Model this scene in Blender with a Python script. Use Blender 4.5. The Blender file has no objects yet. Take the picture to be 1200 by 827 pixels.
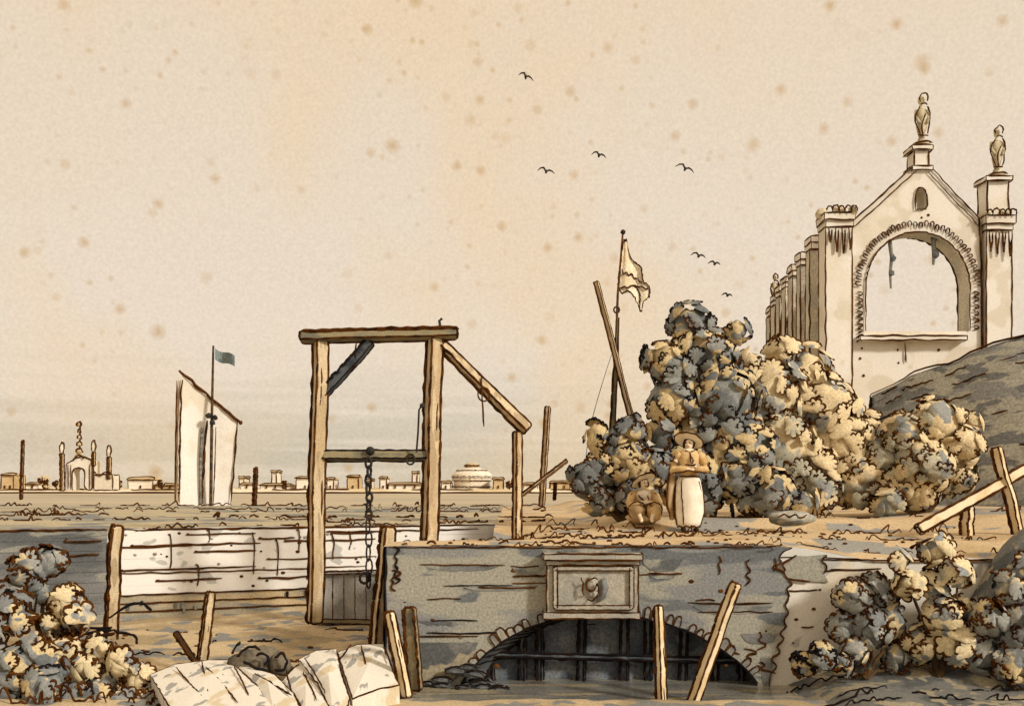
import bpy, math, random
from mathutils import Vector, noise, Matrix
from mathutils.geometry import tessellate_polygon
V = Vector
R = random.Random(11)
scene = bpy.context.scene
COL = scene.collection
F = 1200 * 35 / 36.0
EYE = 0.8
HY = 570.0

def P(x, y, Y):
    return V(((x - 600) / F * Y, Y, EYE - (y - HY) / F * Y))
def S(Y): return Y / F
def nz(x, y=0.0, z=0.0): return noise.noise(V((x, y, z)))

# ------------------------------------------------------------------ materials
def srgb(h):
    c = [int(h[i:i+2], 16) / 255 for i in (0, 2, 4)]
    return tuple(x / 12.92 if x <= .04045 else ((x + .055) / 1.055) ** 2.4 for x in c) + (1,)

def wash(name, base, second=None, third=None, scale=1.5, stretch=(1, 1, 1), grain=40, gamt=.22, rough=.95, spec=.05, cover=.52, soft=.05, bump=.0, thin=.0):
    """Mottled surface: base colour, patches of a second colour, streaks of a third, fine grain."""
    def neu(c):
        if not c or c[2] <= c[0] * .82: return c
        k = .6 if name.startswith(('blue_grey_t', 'dark_blue')) else (.42 if 'foliage' in name or 'bridge' in name else .3)
        l = (c[0] + c[1] + c[2]) / 3
        n_ = (l * 1.06, l * 1.01, l * .90)
        return tuple(n_[i] + (c[i] - n_[i]) * k for i in range(3)) + (1,)
    if name not in ('blue_grey_flag_cloth', 'white_linen', 'blue_black_ink'):
        base, second, third = (base if base[0] > .5 else neu(base)), (second if second and second[0] > .5 else neu(second)), neu(third)
    m = bpy.data.materials.new(name); m.use_nodes = True
    nt = m.node_tree; N = nt.nodes; L = nt.links
    bs = N['Principled BSDF']
    bs.inputs['Roughness'].default_value = rough
    bs.inputs['Specular IOR Level'].default_value = spec
    tc = N.new('ShaderNodeTexCoord'); mp = N.new('ShaderNodeMapping'); mp.inputs['Scale'].default_value = stretch
    L.new(tc.outputs['Object'], mp.inputs['Vector'])
    def mixc(fac, a, b):
        mx = N.new('ShaderNodeMix'); mx.data_type = 'RGBA'
        L.new(fac, mx.inputs[0])
        for s, v in ((6, a), (7, b)):
            if isinstance(v, tuple): mx.inputs[s].default_value = v
            else: L.new(v, mx.inputs[s])
        return mx.outputs[2]
    def noi(sc, det, off, lo, hi):
        n = N.new('ShaderNodeTexNoise'); n.inputs['Scale'].default_value = sc; n.inputs['Detail'].default_value = det
        n.noise_dimensions = '4D'; n.inputs['W'].default_value = off
        L.new(mp.outputs[0], n.inputs['Vector'])
        r = N.new('ShaderNodeMapRange'); r.inputs[1].default_value = lo; r.inputs[2].default_value = hi
        L.new(n.outputs['Fac'], r.inputs[0]); return r.outputs[0]
    c = base
    if second: c = mixc(noi(scale, 3, 1.3, cover - soft, cover + soft), base, second)
    if third: c = mixc(noi(scale * 1.9, 2, 7.7, cover + .03 - soft * .5, cover + .03 + soft * .5), c, third)
    g = N.new('ShaderNodeTexNoise'); g.inputs['Scale'].default_value = grain; g.inputs['Detail'].default_value = 2
    L.new(tc.outputs['Object'], g.inputs['Vector'])
    mr = N.new('ShaderNodeMapRange'); mr.inputs[1].default_value = .3; mr.inputs[2].default_value = .7
    mr.inputs[3].default_value = 1 - gamt; mr.inputs[4].default_value = 1 + gamt
    L.new(g.outputs['Fac'], mr.inputs[0])
    mm = N.new('ShaderNodeMix'); mm.data_type = 'RGBA'; mm.blend_type = 'MULTIPLY'; mm.inputs[0].default_value = 1
    if isinstance(c, tuple): mm.inputs[6].default_value = c
    else: L.new(c, mm.inputs[6])
    L.new(mr.outputs[0], mm.inputs[7])
    L.new(mm.outputs[2], bs.inputs['Base Color'])
    if thin:
        tl = N.new('ShaderNodeBsdfTranslucent'); ms = N.new('ShaderNodeMixShader'); ms.inputs[0].default_value = thin
        L.new(mm.outputs[2], tl.inputs['Color']); L.new(bs.outputs[0], ms.inputs[1]); L.new(tl.outputs[0], ms.inputs[2])
        L.new(ms.outputs[0], N['Material Output'].inputs['Surface'])
    if bump:
        b = N.new('ShaderNodeBump'); b.inputs['Strength'].default_value = bump; b.inputs['Distance'].default_value = .02
        L.new(g.outputs['Fac'], b.inputs['Height']); L.new(b.outputs[0], bs.inputs['Normal'])
    return m

INK = wash('dark_brown_ink', srgb('55310f'), srgb('341c0b'), scale=6, grain=60, gamt=.3)
INKB = wash('blue_black_ink', srgb('1c1a1c'), srgb('2a1d16'), scale=6, grain=60, gamt=.3)
INKL = wash('light_brown_ink', srgb('5f3b1a'), srgb('43270f'), scale=5, grain=60, gamt=.3)
M = dict(
    timber=wash('bare_timber', srgb('cdb896'), srgb('bba37e'), srgb('ab9676'), scale=1.6, stretch=(3, 3, .6), grain=55),
    timberdark=wash('grey_timber', srgb('8f8264'), srgb('6f6a5a'), scale=2, stretch=(.8, 3, 3), grain=55),
    timberblue=wash('blue_grey_timber', srgb('525a60'), srgb('353e48'), scale=4, grain=55),
    palewood=wash('bleached_timber', srgb('e6d3b0'), srgb('d8c096'), scale=3, grain=55, gamt=.12),
    planks=wash('sunlit_planks', srgb('eae4da'), srgb('e6dfd2'), srgb('bcbab2'), scale=.9, stretch=(1, 1, 1.6), grain=40, gamt=.06, cover=.59, soft=.02),  # white tone stands for sunlight falling on the boards
    plankfoot=wash('weathered_lower_planks', srgb('c4ae88'), srgb('a2967e'), srgb('8a8880'), scale=1.2, stretch=(.4, .4, 3), grain=40),
    wallgrey=wash('blue_grey_boards', srgb('75787a'), srgb('565f68'), srgb('8f8d82'), scale=.9, stretch=(.7, 1, 2.2), grain=35),
    shadeboards=wash('shade_grey_boards', srgb('a9abaa'), srgb('8d9296'), scale=2, grain=35),  # grey of a shaded wall put into the boards
    stone=wash('shadowed_bridge_stone', srgb('9b9789'), srgb('7f8487'), srgb('626c75'), scale=.8, stretch=(.5, 1, 2.2), grain=32, gamt=.26, cover=.53, soft=.03),  # cast shadow over the wall put into its grey colour
    stonedark=wash('shaded_vault_stone', srgb('5a636c'), srgb('48525d'), scale=2, grain=32),  # vault shade put into a darker stone colour
    plaque=wash('plaque_stone', srgb('a9a292'), srgb('99958a'), scale=2.5, grain=40),
    sunlit=wash('sunlit_wall_face', srgb('e2dacc'), srgb('dccfb8'), srgb('b9b6ad'), scale=1.1, grain=40, gamt=.07, cover=.58, soft=.02),  # pale tone stands for sunlight on this stretch of wall
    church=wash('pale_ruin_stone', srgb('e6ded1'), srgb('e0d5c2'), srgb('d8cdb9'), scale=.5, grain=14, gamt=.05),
    churchgrey=wash('shaded_grey_ruin_stone', srgb('cdc4b0'), srgb('b7b1a2'), scale=.7, grain=14),
    statue=wash('weathered_statue_stone', srgb('cfc0a0'), srgb('a3957a'), scale=2.2, grain=20),
    city=wash('pale_far_masonry', srgb('e6dccb'), srgb('dccfb8'), scale=.12, grain=1.5, gamt=.1),
    citytan=wash('tan_far_masonry', srgb('c7ae84'), srgb('b39a72'), scale=.2, grain=1.5, gamt=.1),
    sail=wash('white_sailcloth', srgb('e6dfd3'), srgb('ded2bf'), scale=.5, grain=8, gamt=.05),
    earth=wash('ochre_earth', srgb('c9b08a'), srgb('bca27b'), srgb('96948c'), scale=.7, stretch=(.7, .7, 1), grain=25, cover=.55, soft=.02),
    bank=wash('grassy_bank', srgb('b5a789'), srgb('9b9583'), srgb('7b8082'), scale=.45, stretch=(.55, 1, 1), grain=12, cover=.53, soft=.02),
    low=wash('trodden_mud', srgb('c2ac88'), srgb('a89473'), srgb('83837e'), scale=.9, grain=30, cover=.52, soft=.03),
    muddark=wash('dark_wet_bank', srgb('74756f'), srgb('545c62'), srgb('9b9078'), scale=1.4, grain=30, soft=.02),
    hill=wash('grey_green_turf', srgb('a7a394'), srgb('868a8b'), srgb('6f767a'), scale=.6, stretch=(.8, .8, 2.8), grain=14, gamt=.3, soft=.02, cover=.53),
    rock=wash('brown_boulder', srgb('746a59'), srgb('544d45'), scale=4, grain=40),
    slab=wash('white_slab_stone', srgb('e3dbcb'), srgb('d3c3a4'), srgb('a3a29b'), scale=2.4, stretch=(1.6, .5, .5), grain=40, gamt=.08, cover=.58, soft=.02),
    water=wash('murky_canal_water', srgb('807d73'), srgb('63696c'), srgb('a09377'), scale=1.6, stretch=(.35, 1.6, 1), grain=25, rough=.16, spec=.5),
    lagoon=wash('lagoon_water', srgb('b8a98c'), srgb('a89d88'), scale=.05, stretch=(.4, 1, 1), grain=2, rough=.6, spec=.1, gamt=.1),
    shore=wash('pale_far_shore', srgb('e6d6b8'), srgb('d2bd94'), scale=.05, stretch=(1, 1, 1), grain=1, gamt=.1),
    leaftan=wash('ochre_leaves', srgb('c6ae86'), srgb('b69f78'), scale=2.5, grain=30),
    leafpale=wash('straw_leaves', srgb('d6c4a1'), srgb('c8b28a'), scale=2.5, grain=30),
    leafgrey=wash('grey_green_leaves', srgb('8c8c80'), srgb('757a76'), scale=2.5, grain=30),
    leafblue=wash('slate_green_leaves', srgb('666d70'), srgb('555d64'), scale=2.5, grain=30),
    foltan=wash('lit_ochre_foliage', srgb('d6c199'), srgb('aaa48f'), srgb('8d908b'), scale=1.15, grain=24, cover=.57, soft=.02),  # lit right of the bush mass, light put into colour
    folmix=wash('mixed_foliage', srgb('b3ac96'), srgb('d9c59c'), srgb('7e8688'), scale=1.1, grain=24, cover=.5, soft=.02),
    folblue=wash('shaded_slate_foliage', srgb('858984'), srgb('646c70'), srgb('c4ae84'), scale=1.05, grain=24, cover=.51, soft=.02),  # shaded left of the bush mass, shade put into colour
    folnear=wash('canal_foliage', srgb('95968d'), srgb('d0bb90'), srgb('757d80'), scale=1.9, grain=34, cover=.48, soft=.02),
    folneartan=wash('straw_canal_foliage', srgb('d4c199'), srgb('a3a297'), srgb('868c8d'), scale=1.7, grain=34, cover=.54, soft=.02),
    folneardark=wash('dark_canal_foliage', srgb('7e8585'), srgb('626c72'), srgb('c2ad83'), scale=1.9, grain=34, cover=.5, soft=.02),
    core=wash('inner_foliage', srgb('62676a'), srgb('4b5157'), scale=2, grain=25),
    bark=wash('brown_bark', srgb('5a4630'), srgb('3c2f22'), scale=4, grain=40),
    skin=wash('pale_skin', srgb('ecd9bd'), srgb('e4ccaa'), scale=9, grain=80, gamt=.05),
    hair=wash('brown_hair', srgb('3f2b1b'), srgb('2f2015'), scale=9, grain=80),
    straw=wash('straw_hat', srgb('ebe3cf'), srgb('e0d4b6'), scale=9, grain=90),
    jacket=wash('ochre_jacket', srgb('d3b483'), srgb('c29f69'), scale=5, grain=80),
    apron=wash('white_linen', srgb('efe4d0'), srgb('ddd2bc'), scale=4, grain=80, gamt=.07),
    shawl=wash('brown_shawl', srgb('bfa682'), srgb('a08662'), scale=4, grain=80),
    flag=wash('cream_flag_cloth', srgb('e6d6ba'), srgb('d8c4a2'), scale=3, grain=30),
    flagblue=wash('blue_grey_flag_cloth', srgb('7d8886'), srgb('6b777a'), scale=.8, grain=8),
    iron=wash('black_iron', srgb('23201f'), srgb('332619'), scale=6, grain=60, rough=.7, spec=.3),
    rope=wash('brown_rope', srgb('4e351d'), srgb('37230f'), scale=6, grain=90),
    bird=wash('dark_plumage', srgb('4a4b4c'), srgb('3a3431'), scale=3, grain=20),
    gate=wash('dark_blue_gate_boards', srgb('5c6878'), srgb('4a5666'), srgb('6c7378'), scale=2.4, grain=30, gamt=.3),
    grassdry=wash('dry_grass', srgb('6b4a24'), srgb('41280f'), scale=3, grain=30),
)

# ------------------------------------------------------------------ mesh building
class MB:
    def __init__(s):
        s.v = []; s.f = []; s.m = []; s.mats = []
    def mi(s, mat):
        if mat not in s.mats: s.mats.append(mat)
        return s.mats.index(mat)
    def add(s, verts, faces, mat):
        o = len(s.v); k = s.mi(mat)
        s.v += [V(v) for v in verts]
        for f in faces:
            s.f.append([o + i for i in f]); s.m.append(k)
    def tube(s, pts, r, mat, sides=5, closed=False, cap=True, ell=None):
        pts = [V(p) for p in pts]; n = len(pts)
        if n < 2: return
        rs = r if isinstance(r, (list, tuple)) else [r] * n
        vs = []; ref = V((.13, .31, .94))
        for i, p in enumerate(pts):
            if closed: t = pts[(i + 1) % n] - pts[i - 1]
            else: t = pts[min(i + 1, n - 1)] - pts[max(i - 1, 0)]
            if t.length < 1e-9: t = V((0, 0, 1))
            t.normalize()
            rr = ref if abs(t.dot(ref)) < .95 else V((1, 0, 0))
            a = t.cross(rr).normalized(); b = t.cross(a)
            for k in range(sides):
                an = 2 * math.pi * k / sides
                vs.append(p + (a * math.cos(an) + b * math.sin(an)) * rs[i])
        fs = []
        for i in range(n if closed else n - 1):
            j = (i + 1) % n
            for k in range(sides):
                q = (k + 1) % sides
                fs.append((i * sides + k, i * sides + q, j * sides + q, j * sides + k))
        if cap and not closed:
            fs.append(tuple(range(sides))[::-1]); fs.append(tuple((n - 1) * sides + k for k in range(sides)))
        s.add(vs, fs, mat)
    def ink(s, pts, r, mat=None, wob=1.0, taper=True, sides=4, step=None, crisp=False):
        """A hand-drawn pen stroke modelled as a thin wavering cord."""
        mat = mat or INK
        pts = [V(p) for p in pts]
        step = step or r * 5
        if 2 < len(pts) < 40 and not crisp:
            for _ in range(2):
                pts = [pts[0]] + [q for a, b in zip(pts, pts[1:]) for q in (a.lerp(b, .25), a.lerp(b, .75))] + [pts[-1]]
        out = [pts[0]]
        for a, b in zip(pts, pts[1:]):
            n = max(1, min(80, int((b - a).length / step)))
            for i in range(1, n + 1): out.append(a.lerp(b, i / n))
        sd = R.random() * 100; n = len(out); res = []; rs = []
        for i, p in enumerate(out):
            q = i * .35 + sd
            res.append(p + V((nz(q, 1), nz(q, 2) * .3, nz(q, 3))) * r * wob * 1.3)
            k = 1 + .55 * nz(q * .9, 9.1)
            if taper:
                e = min(i, n - 1 - i) / max(1, n * .15)
                k *= .45 + .55 * min(1, e)
            rs.append(r * k)
        s.tube(res, rs, mat, sides=sides)
    def prism(s, outer, holes, place, depth, mat, matside=None):
        """outer/holes: lists of 2-D points; place(u,v,d) -> world point; d in 0..depth."""
        loops = [outer] + holes
        tri = tessellate_polygon([[V((p[0], p[1], 0)) for p in l] for l in loops])
        flat = [p for l in loops for p in l]; n = len(flat)
        vs = [place(p[0], p[1], 0) for p in flat] + [place(p[0], p[1], depth) for p in flat]
        s.add(vs, [tuple(t) for t in tri] + [tuple(i + n for i in t)[::-1] for t in tri], mat)
        fs = []; o = 0
        for l in loops:
            k = len(l)
            for i in range(k):
                j = (i + 1) % k
                fs.append((o + i, o + j, o + j + n, o + i + n))
            o += k
        s.add(vs, fs, matside or mat)
    def box(s, c, sx, sy, sz, mat, rz=0, ink=0, jit=0, inkmat=None):
        """c is the centre of the base."""
        c = V(c); m = Matrix.Rotation(rz, 3, 'Z')
        vs = []
        for dz in (0, sz):
            for dx, dy in ((-1, -1), (1, -1), (1, 1), (-1, 1)):
                p = m @ V((dx * sx / 2, dy * sy / 2, dz)) + c
                vs.append(p + V((R.uniform(-1, 1), R.uniform(-1, 1), R.uniform(-1, 1))) * jit)
        s.add(vs, [(0, 3, 2, 1), (4, 5, 6, 7), (0, 1, 5, 4), (1, 2, 6, 5), (2, 3, 7, 6), (3, 0, 4, 7)], mat)
        if ink:
            for a, b in ((0, 1), (1, 2), (2, 3), (3, 0), (4, 5), (5, 6), (6, 7), (7, 4), (0, 4), (1, 5), (2, 6), (3, 7)):
                s.ink([vs[a], vs[b]], ink, inkmat)
    def timber(s, p0, p1, w, d, mat, roll=0.5, ink=0, wob=.5, tip=1.0, root=1.0, seg=10, front=.55, inkmat=None, knots=0):
        """A hewn beam with slightly crooked edges; roll turns its section about the axis."""
        p0 = V(p0); p1 = V(p1); ax = (p1 - p0).normalized()
        if roll > .8: w *= .84; d *= .84
        side = ax.cross(V((0, -1, 0)))
        if side.length < .05: side = ax.cross(V((1, 0, 0)))
        side.normalize(); fr = side.cross(ax).normalized()
        a = side * math.cos(roll) + fr * math.sin(roll); b = fr * math.cos(roll) - side * math.sin(roll)
        sd = R.random() * 50; rings = []
        for i in range(seg + 1):
            t = i / seg; c = p0.lerp(p1, t)
            c = c + (side * nz(t * 3 + sd, 1) + fr * nz(t * 3 + sd, 4)) * w * .16 * wob * 2
            k = root + (tip - root) * t
            ww = w * k * (1 + wob * .25 * nz(t * 5 + sd, 8)); dd = d * k * (1 + wob * .2 * nz(t * 5 + sd, 6))
            rings.append([c + a * x * ww / 2 + b * y * dd / 2 for x, y in ((-1, -1), (1, -1), (1, 1), (-1, 1))])
        # slightly domed ends
        e0 = [p.lerp(sum(rings[0], V()) / 4, .35) - ax * w * .18 for p in rings[0]]
        e1 = [p.lerp(sum(rings[-1], V()) / 4, .35) + ax * w * .18 for p in rings[-1]]
        rings = [e0] + rings + [e1]
        vs = [p for r_ in rings for p in r_]; fs = []
        for i in range(len(rings) - 1):
            for k in range(4):
                q = (k + 1) % 4
                fs.append((i * 4 + k, i * 4 + q, i * 4 + 4 + q, i * 4 + 4 + k))
        n = len(rings) - 1
        fs += [(3, 2, 1, 0), (n * 4, n * 4 + 1, n * 4 + 2, n * 4 + 3)]
        s.add(vs, fs, mat)
        if ink:
            mid_ = rings[len(rings) // 2]; hv = min(range(4), key=lambda k: mid_[k].x)  # leftmost edge inked thicker, as shade drawn on that side
            for k in range(4):
                s.ink([r_[k] for r_ in rings], ink * (R.uniform(1.45, 1.8) if k == hv else R.uniform(.75, 1.1)), inkmat, wob=.5, taper=False)
            for r_ in (rings[0], rings[-1]):
                s.ink(list(r_) + [r_[0]], ink * .9, inkmat, wob=.5, taper=False)
            for _ in range(knots):
                t = R.uniform(.1, .9); l = R.uniform(.05, .2); fa = R.choice(((0, 1), (3, 0), (1, 2)))
                def pt(u, w_):
                    i = min(n - 1, max(0, int(u * n))); f_ = u * n - i
                    A = rings[i][fa[0]].lerp(rings[i + 1][fa[0]], f_); B = rings[i][fa[1]].lerp(rings[i + 1][fa[1]], f_)
                    return A.lerp(B, w_)
                w_ = R.uniform(.2, .8)
                s.ink([pt(t, w_), pt(min(.98, t + l), w_ + R.uniform(-.1, .1))], ink * .6, inkmat)
        return rings
    def lathe(s, prof, c, mat, n=16, sx=1, sy=1, tilt=None, lump=0, seed=0):
        c = V(c); vs = []; T = tilt or Matrix.Identity(3)
        for (r, z) in prof:
            for k in range(n):
                an = 2 * math.pi * k / n
                rr = r * (1 + lump * nz(math.cos(an) * 2 + seed, math.sin(an) * 2, z * 3))
                vs.append(c + T @ V((math.cos(an) * rr * sx, math.sin(an) * rr * sy, z)))
        fs = []
        for i in range(len(prof) - 1):
            for k in range(n):
                q = (k + 1) % n
                fs.append((i * n + k, i * n + q, i * n + n + q, i * n + n + k))
        fs.append(tuple(range(n))[::-1]); fs.append(tuple((len(prof) - 1) * n + k for k in range(n)))
        s.add(vs, fs, mat)
    def blob(s, c, r, mat, squash=(1, 1, 1), lump=.25, seg=10, ring=7, freq=1.5):
        c = V(c); vs = []; sd = R.random() * 50
        for i in range(ring + 1):
            th = math.pi * i / ring
            for k in range(seg):
                an = 2 * math.pi * k / seg
                d = V((math.sin(th) * math.cos(an), math.sin(th) * math.sin(an), math.cos(th)))
                rr = r * (1 + lump * nz(d.x * freq + sd, d.y * freq, d.z * freq))
                vs.append(c + V((d.x * squash[0], d.y * squash[1], d.z * squash[2])) * rr)
        fs = [(i * seg + k, (i + 1) * seg + k, (i + 1) * seg + (k + 1) % seg, i * seg + (k + 1) % seg) for i in range(ring) for k in range(seg)]
        s.add(vs, fs, mat)
    def build(s, name, parent=None, smooth=False, origin=None):
        me = bpy.data.meshes.new(name)
        o = V(origin) if origin is not None else (V(parent['_at']) if parent is not None else V((0, 0, 0)))
        me.from_pydata([tuple(p - o) for p in s.v], [], s.f)
        for m in s.mats: me.materials.append(m)
        me.polygons.foreach_set('material_index', s.m)
        if smooth: me.polygons.foreach_set('use_smooth', [True] * len(s.f))
        me.update()
        ob = bpy.data.objects.new(name, me); COL.objects.link(ob)
        if parent is not None:
            ob.parent = parent
            ob['_at'] = tuple(o)
            ob.location = (0, 0, 0)
        else:
            ob.location = o
            ob['_at'] = tuple(o)
        return ob

def tag(o, label, cat, group=None, kind=None):
    if label: o['label'] = label
    if cat: o['category'] = cat
    if group: o['group'] = group
    if kind: o['kind'] = kind
    return o
def thing(name, at, label, cat, group=None):
    o = bpy.data.objects.new(name, None); COL.objects.link(o)
    o.location = at; o.empty_display_size = .2; o['_at'] = tuple(at)
    return tag(o, label, cat, group)
def struct(mb, name, smooth=False, kind='structure', origin=None):
    o = mb.build(name, smooth=smooth, origin=origin); o['kind'] = kind; return o

# ------------------------------------------------------------------ ground
def ss(a, b, x):
    t = max(0, min(1, (x - a) / (b - a))); return t * t * (3 - 2 * t)
def hd(X, Y):
    """height of the upper ground"""
    z = .03 * nz(X * .9, Y * .9) + .012 * nz(X * 4, Y * 4)
    z += .2 * ss(1.6, 2.6, X) * ss(17.9, 18.8, Y) * ss(9, 6, X)
    z -= .2 * ss(3.6, 5.0, X) * ss(15.5, 13.4, Y)
    z += .35 * ss(6.5, 9.5, X) * ss(15, 19, Y)
    z -= .6 * ss(42, 46.5, Y)
    z -= .16 * ss(.9, -.2, X) * ss(14.6, 16.8, Y) * ss(19.6, 18.6, Y)
    return z
WL = V((-7.6, 19.0, 0)); WR = V((-.35, 21.9, 0))
def ywall(X):
    t = (X - WL.x) / (WR.x - WL.x)
    return WL.y + (WR.y - WL.y) * max(-.15, min(1, t))
def xl(Y):
    pts = [(13.32, -1.72), (17.0, -1.72), (17.6, -1.4), (18.3, -.35), (60, -.35)]
    for (a, b), (c, d) in zip(pts, pts[1:]):
        if Y <= c: return b + (d - b) * (Y - a) / (c - a)
    return -.35
def frange(a, b, n): return [a + (b - a) * i / (n - 1) for i in range(n)]

mb = MB(); Ys = frange(13.32, 20, 70) + frange(20.3, 47, 50); U = [ (i / 110) ** 1.6 for i in range(111)]
vs = [V((xl(Y) + u * (48 - xl(Y)), Y, 0)) for Y in Ys for u in U]
for v in vs: v.z = hd(v.x, v.y)
n = len(U)
mb.add(vs, [(i * n + k, i * n + k + 1, i * n + n + k + 1, i * n + n + k) for i in range(len(Ys) - 1) for k in range(n - 1)], M['earth'])
skirt = [V(v) for v in vs[0::n]]
mb.add(skirt + [v - V((0, 0, 2.2)) for v in skirt], [(i, i + 1, len(skirt) + i + 1, len(skirt) + i) for i in range(len(skirt) - 1)], M['stonedark'])
struct(mb, 'earth_path', smooth=True)

mb = MB(); Xs = frange(-90, -12, 40) + frange(-11.8, -.35, 90); T = [ (i / 60) ** 1.4 for i in range(61)]
vs = []
for X in Xs:
    y0 = ywall(X) - .02
    for t in T:
        Y = y0 + t * (47 - y0); vs.append(V((X, Y, hd(X, Y))))
n = len(T)
mb.add(vs, [(i * n + k, i * n + n + k, i * n + n + k + 1, i * n + k + 1) for i in range(len(Xs) - 1) for k in range(n - 1)], M['bank'])
struct(mb, 'grassy_bank_ground', smooth=True)

def hl(X, Y):
    """height of the low ground by the canal"""
    z = -1.74 + .0 * Y
    z += .05 * nz(X * 1.1, Y * 1.1) + .02 * nz(X * 4.1, Y * 4.1)
    z -= .5 * ss(-1.75, -1.1, X) * ss(13.6, 13.0, Y)
    z += .08 * ss(-5.0, -6.6, X) * ss(14.5, 12.0, Y)
    z -= .7 * ss(-1.85, -1.5, X) * ss(16.2, 15.4, Y)
    return z
mb = MB(); Xs = frange(-14, 0.6, 120); Ys = frange(9.5, 22.2, 100)
vs = [V((X, Y, hl(X, Y))) for X in Xs for Y in Ys]; n = len(Ys)
mb.add(vs, [(i * n + k, i * n + n + k, i * n + n + k + 1, i * n + k + 1) for i in range(len(Xs) - 1) for k in range(n - 1)], M['low'])
struct(mb, 'muddy_ground', smooth=True)

def hr(X, Y):
    z = -2.1 + .55 * ss(13.25, 12.0, Y) * 0 + .05 * nz(X * 1.3, Y * 1.3)
    z += .42 * ss(3.0, 4.3, X + .3 * nz(Y, 4)) + .7 * ss(6.0, 7.6, X) * ss(11.9, 12.9, Y) + .25 * ss(4.2, 5.5, X) * ss(12.2, 13.2, Y) + 1.3 * ss(5.5, 6.7, X) * ss(12.2, 13.15, Y)
    return z
mb = MB(); Xs = frange(2.2, 14, 90); Ys = frange(9.5, 13.34, 50)
vs = [V((X, Y, hr(X, Y))) for X in Xs for Y in Ys]; n = len(Ys)
mb.add(vs, [(i * n + k, i * n + n + k, i * n + n + k + 1, i * n + k + 1) for i in range(len(Xs) - 1) for k in range(n - 1)], M['muddark'])
struct(mb, 'canal_bank_ground', smooth=True)

mb = MB(); Xs = frange(-1.9, 4.4, 80); Ts = frange(0, 1, 24)
vs = []
for X in Xs:
    y1 = 12.55 + .12 * nz(X * 1.1, 5) + .05 * nz(X * 5, 2)
    for t_ in Ts:
        Y = 9.5 + (y1 - 9.5) * t_; vs.append(V((X, Y, -1.92 + .1 * ss(1.0, .9, t_) + .015 * nz(X * 3, Y * 3))))
n = len(Ts)
mb.add(vs, [(i * n + k, i * n + n + k, i * n + n + k + 1, i * n + k + 1) for i in range(len(Xs) - 1) for k in range(n - 1)], M['low'])
struct(mb, 'mud_flat_ground', smooth=True)
mb = MB(); Xs = frange(-3, 16, 40); Ys = frange(8, 18, 30)
vs = [V((X, Y, -1.86 + .004 * nz(X * 3, Y * 9))) for X in Xs for Y in Ys]; n = len(Ys)
mb.add(vs, [(i * n + k, i * n + n + k, i * n + n + k + 1, i * n + k + 1) for i in range(len(Xs) - 1) for k in range(n - 1)], M['water'])
struct(mb, 'canal_water', smooth=True)
mb = MB(); mb.add([(-3000, 44, -.82), (3000, 44, -.82), (3000, 5000, -.82), (-3000, 5000, -.82)], [(0, 1, 2, 3)], M['lagoon'])
struct(mb, 'lagoon_water')
mb = MB(); mb.add([(-90, 7, -2.6), (90, 7, -2.6), (90, 47, -2.6), (-90, 47, -2.6)], [(0, 1, 2, 3)], M['muddark'])
struct(mb, 'ground')

# far shore: a long low spit of pale land
mb = MB(); Xs = frange(-260, 260, 140); prof = [(238, -.9), (241, .0), (262, .5), (300, .6), (330, -.9)]
vs = [V((X, Y + 2 * nz(X * .05, 3), z + (.18 * nz(X * .08, z) if z > -.5 else 0))) for X in Xs for Y, z in prof]; n = len(prof)
mb.add(vs, [(i * n + k, i * n + n + k, i * n + n + k + 1, i * n + k + 1) for i in range(len(Xs) - 1) for k in range(n - 1)], M['shore'])
front = [V(vs[i * n + 0]) + V((0, -.3, .18)) for i in range(len(Xs))]
mb.ink(front, .3, INK, step=3, wob=.6, taper=False)
for a in range(0, 130, 9):
    mb.ink([V(vs[i * n + 1]) + V((0, -.3, .1)) for i in range(a, min(139, a + R.randint(5, 9)))], .2, INK, step=3)
struct(mb, 'far_shore')

# the dark turf slope on the right
mb = MB()
base = [(10.1, 28.0, .1), (9.9, 25.4, .1), (10.6, 22.6, .2), (12.2, 19.8, .2), (16, 17.0, .2), (24, 14, .1)]
ridge = [(10.55, 29.2, 3.55), (11.4, 28.1, 4.05), (13.0, 26.2, 4.75), (15.5, 24, 5.5), (20, 22, 6.3), (28, 21, 6.8)]
back = [(12.2, 31.2, 0), (14.5, 31.0, 1.2), (18, 29, 2.5), (22, 29, 3), (28, 30, 3), (36, 30, 3)]
nu = 40; nv = 26; vs = []
def lerpl(l, t):
    q = t * (len(l) - 1); i = min(len(l) - 2, int(q)); return V(l[i]).lerp(V(l[i + 1]), q - i)
for i in range(nu + 1):
    t = i / nu; a, b, c = lerpl(base, t), lerpl(ridge, t), lerpl(back, t)
    for j in range(nv + 1):
        s_ = j / nv
        if s_ < .6:
            q = s_ / .6; p = a.lerp(b, q); p.z += .35 * math.sin(math.pi * q)
        else: p = b.lerp(c, (s_ - .6) / .4)
        p.z += .12 * nz(p.x * .9, p.y * .9) + .05 * nz(p.x * 3, p.y * 3)
        vs.append(p)
n = nv + 1
mb.add(vs, [(i * n + k, i * n + n + k, i * n + n + k + 1, i * n + k + 1) for i in range(nu) for k in range(nv)], M['hill'])
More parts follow.
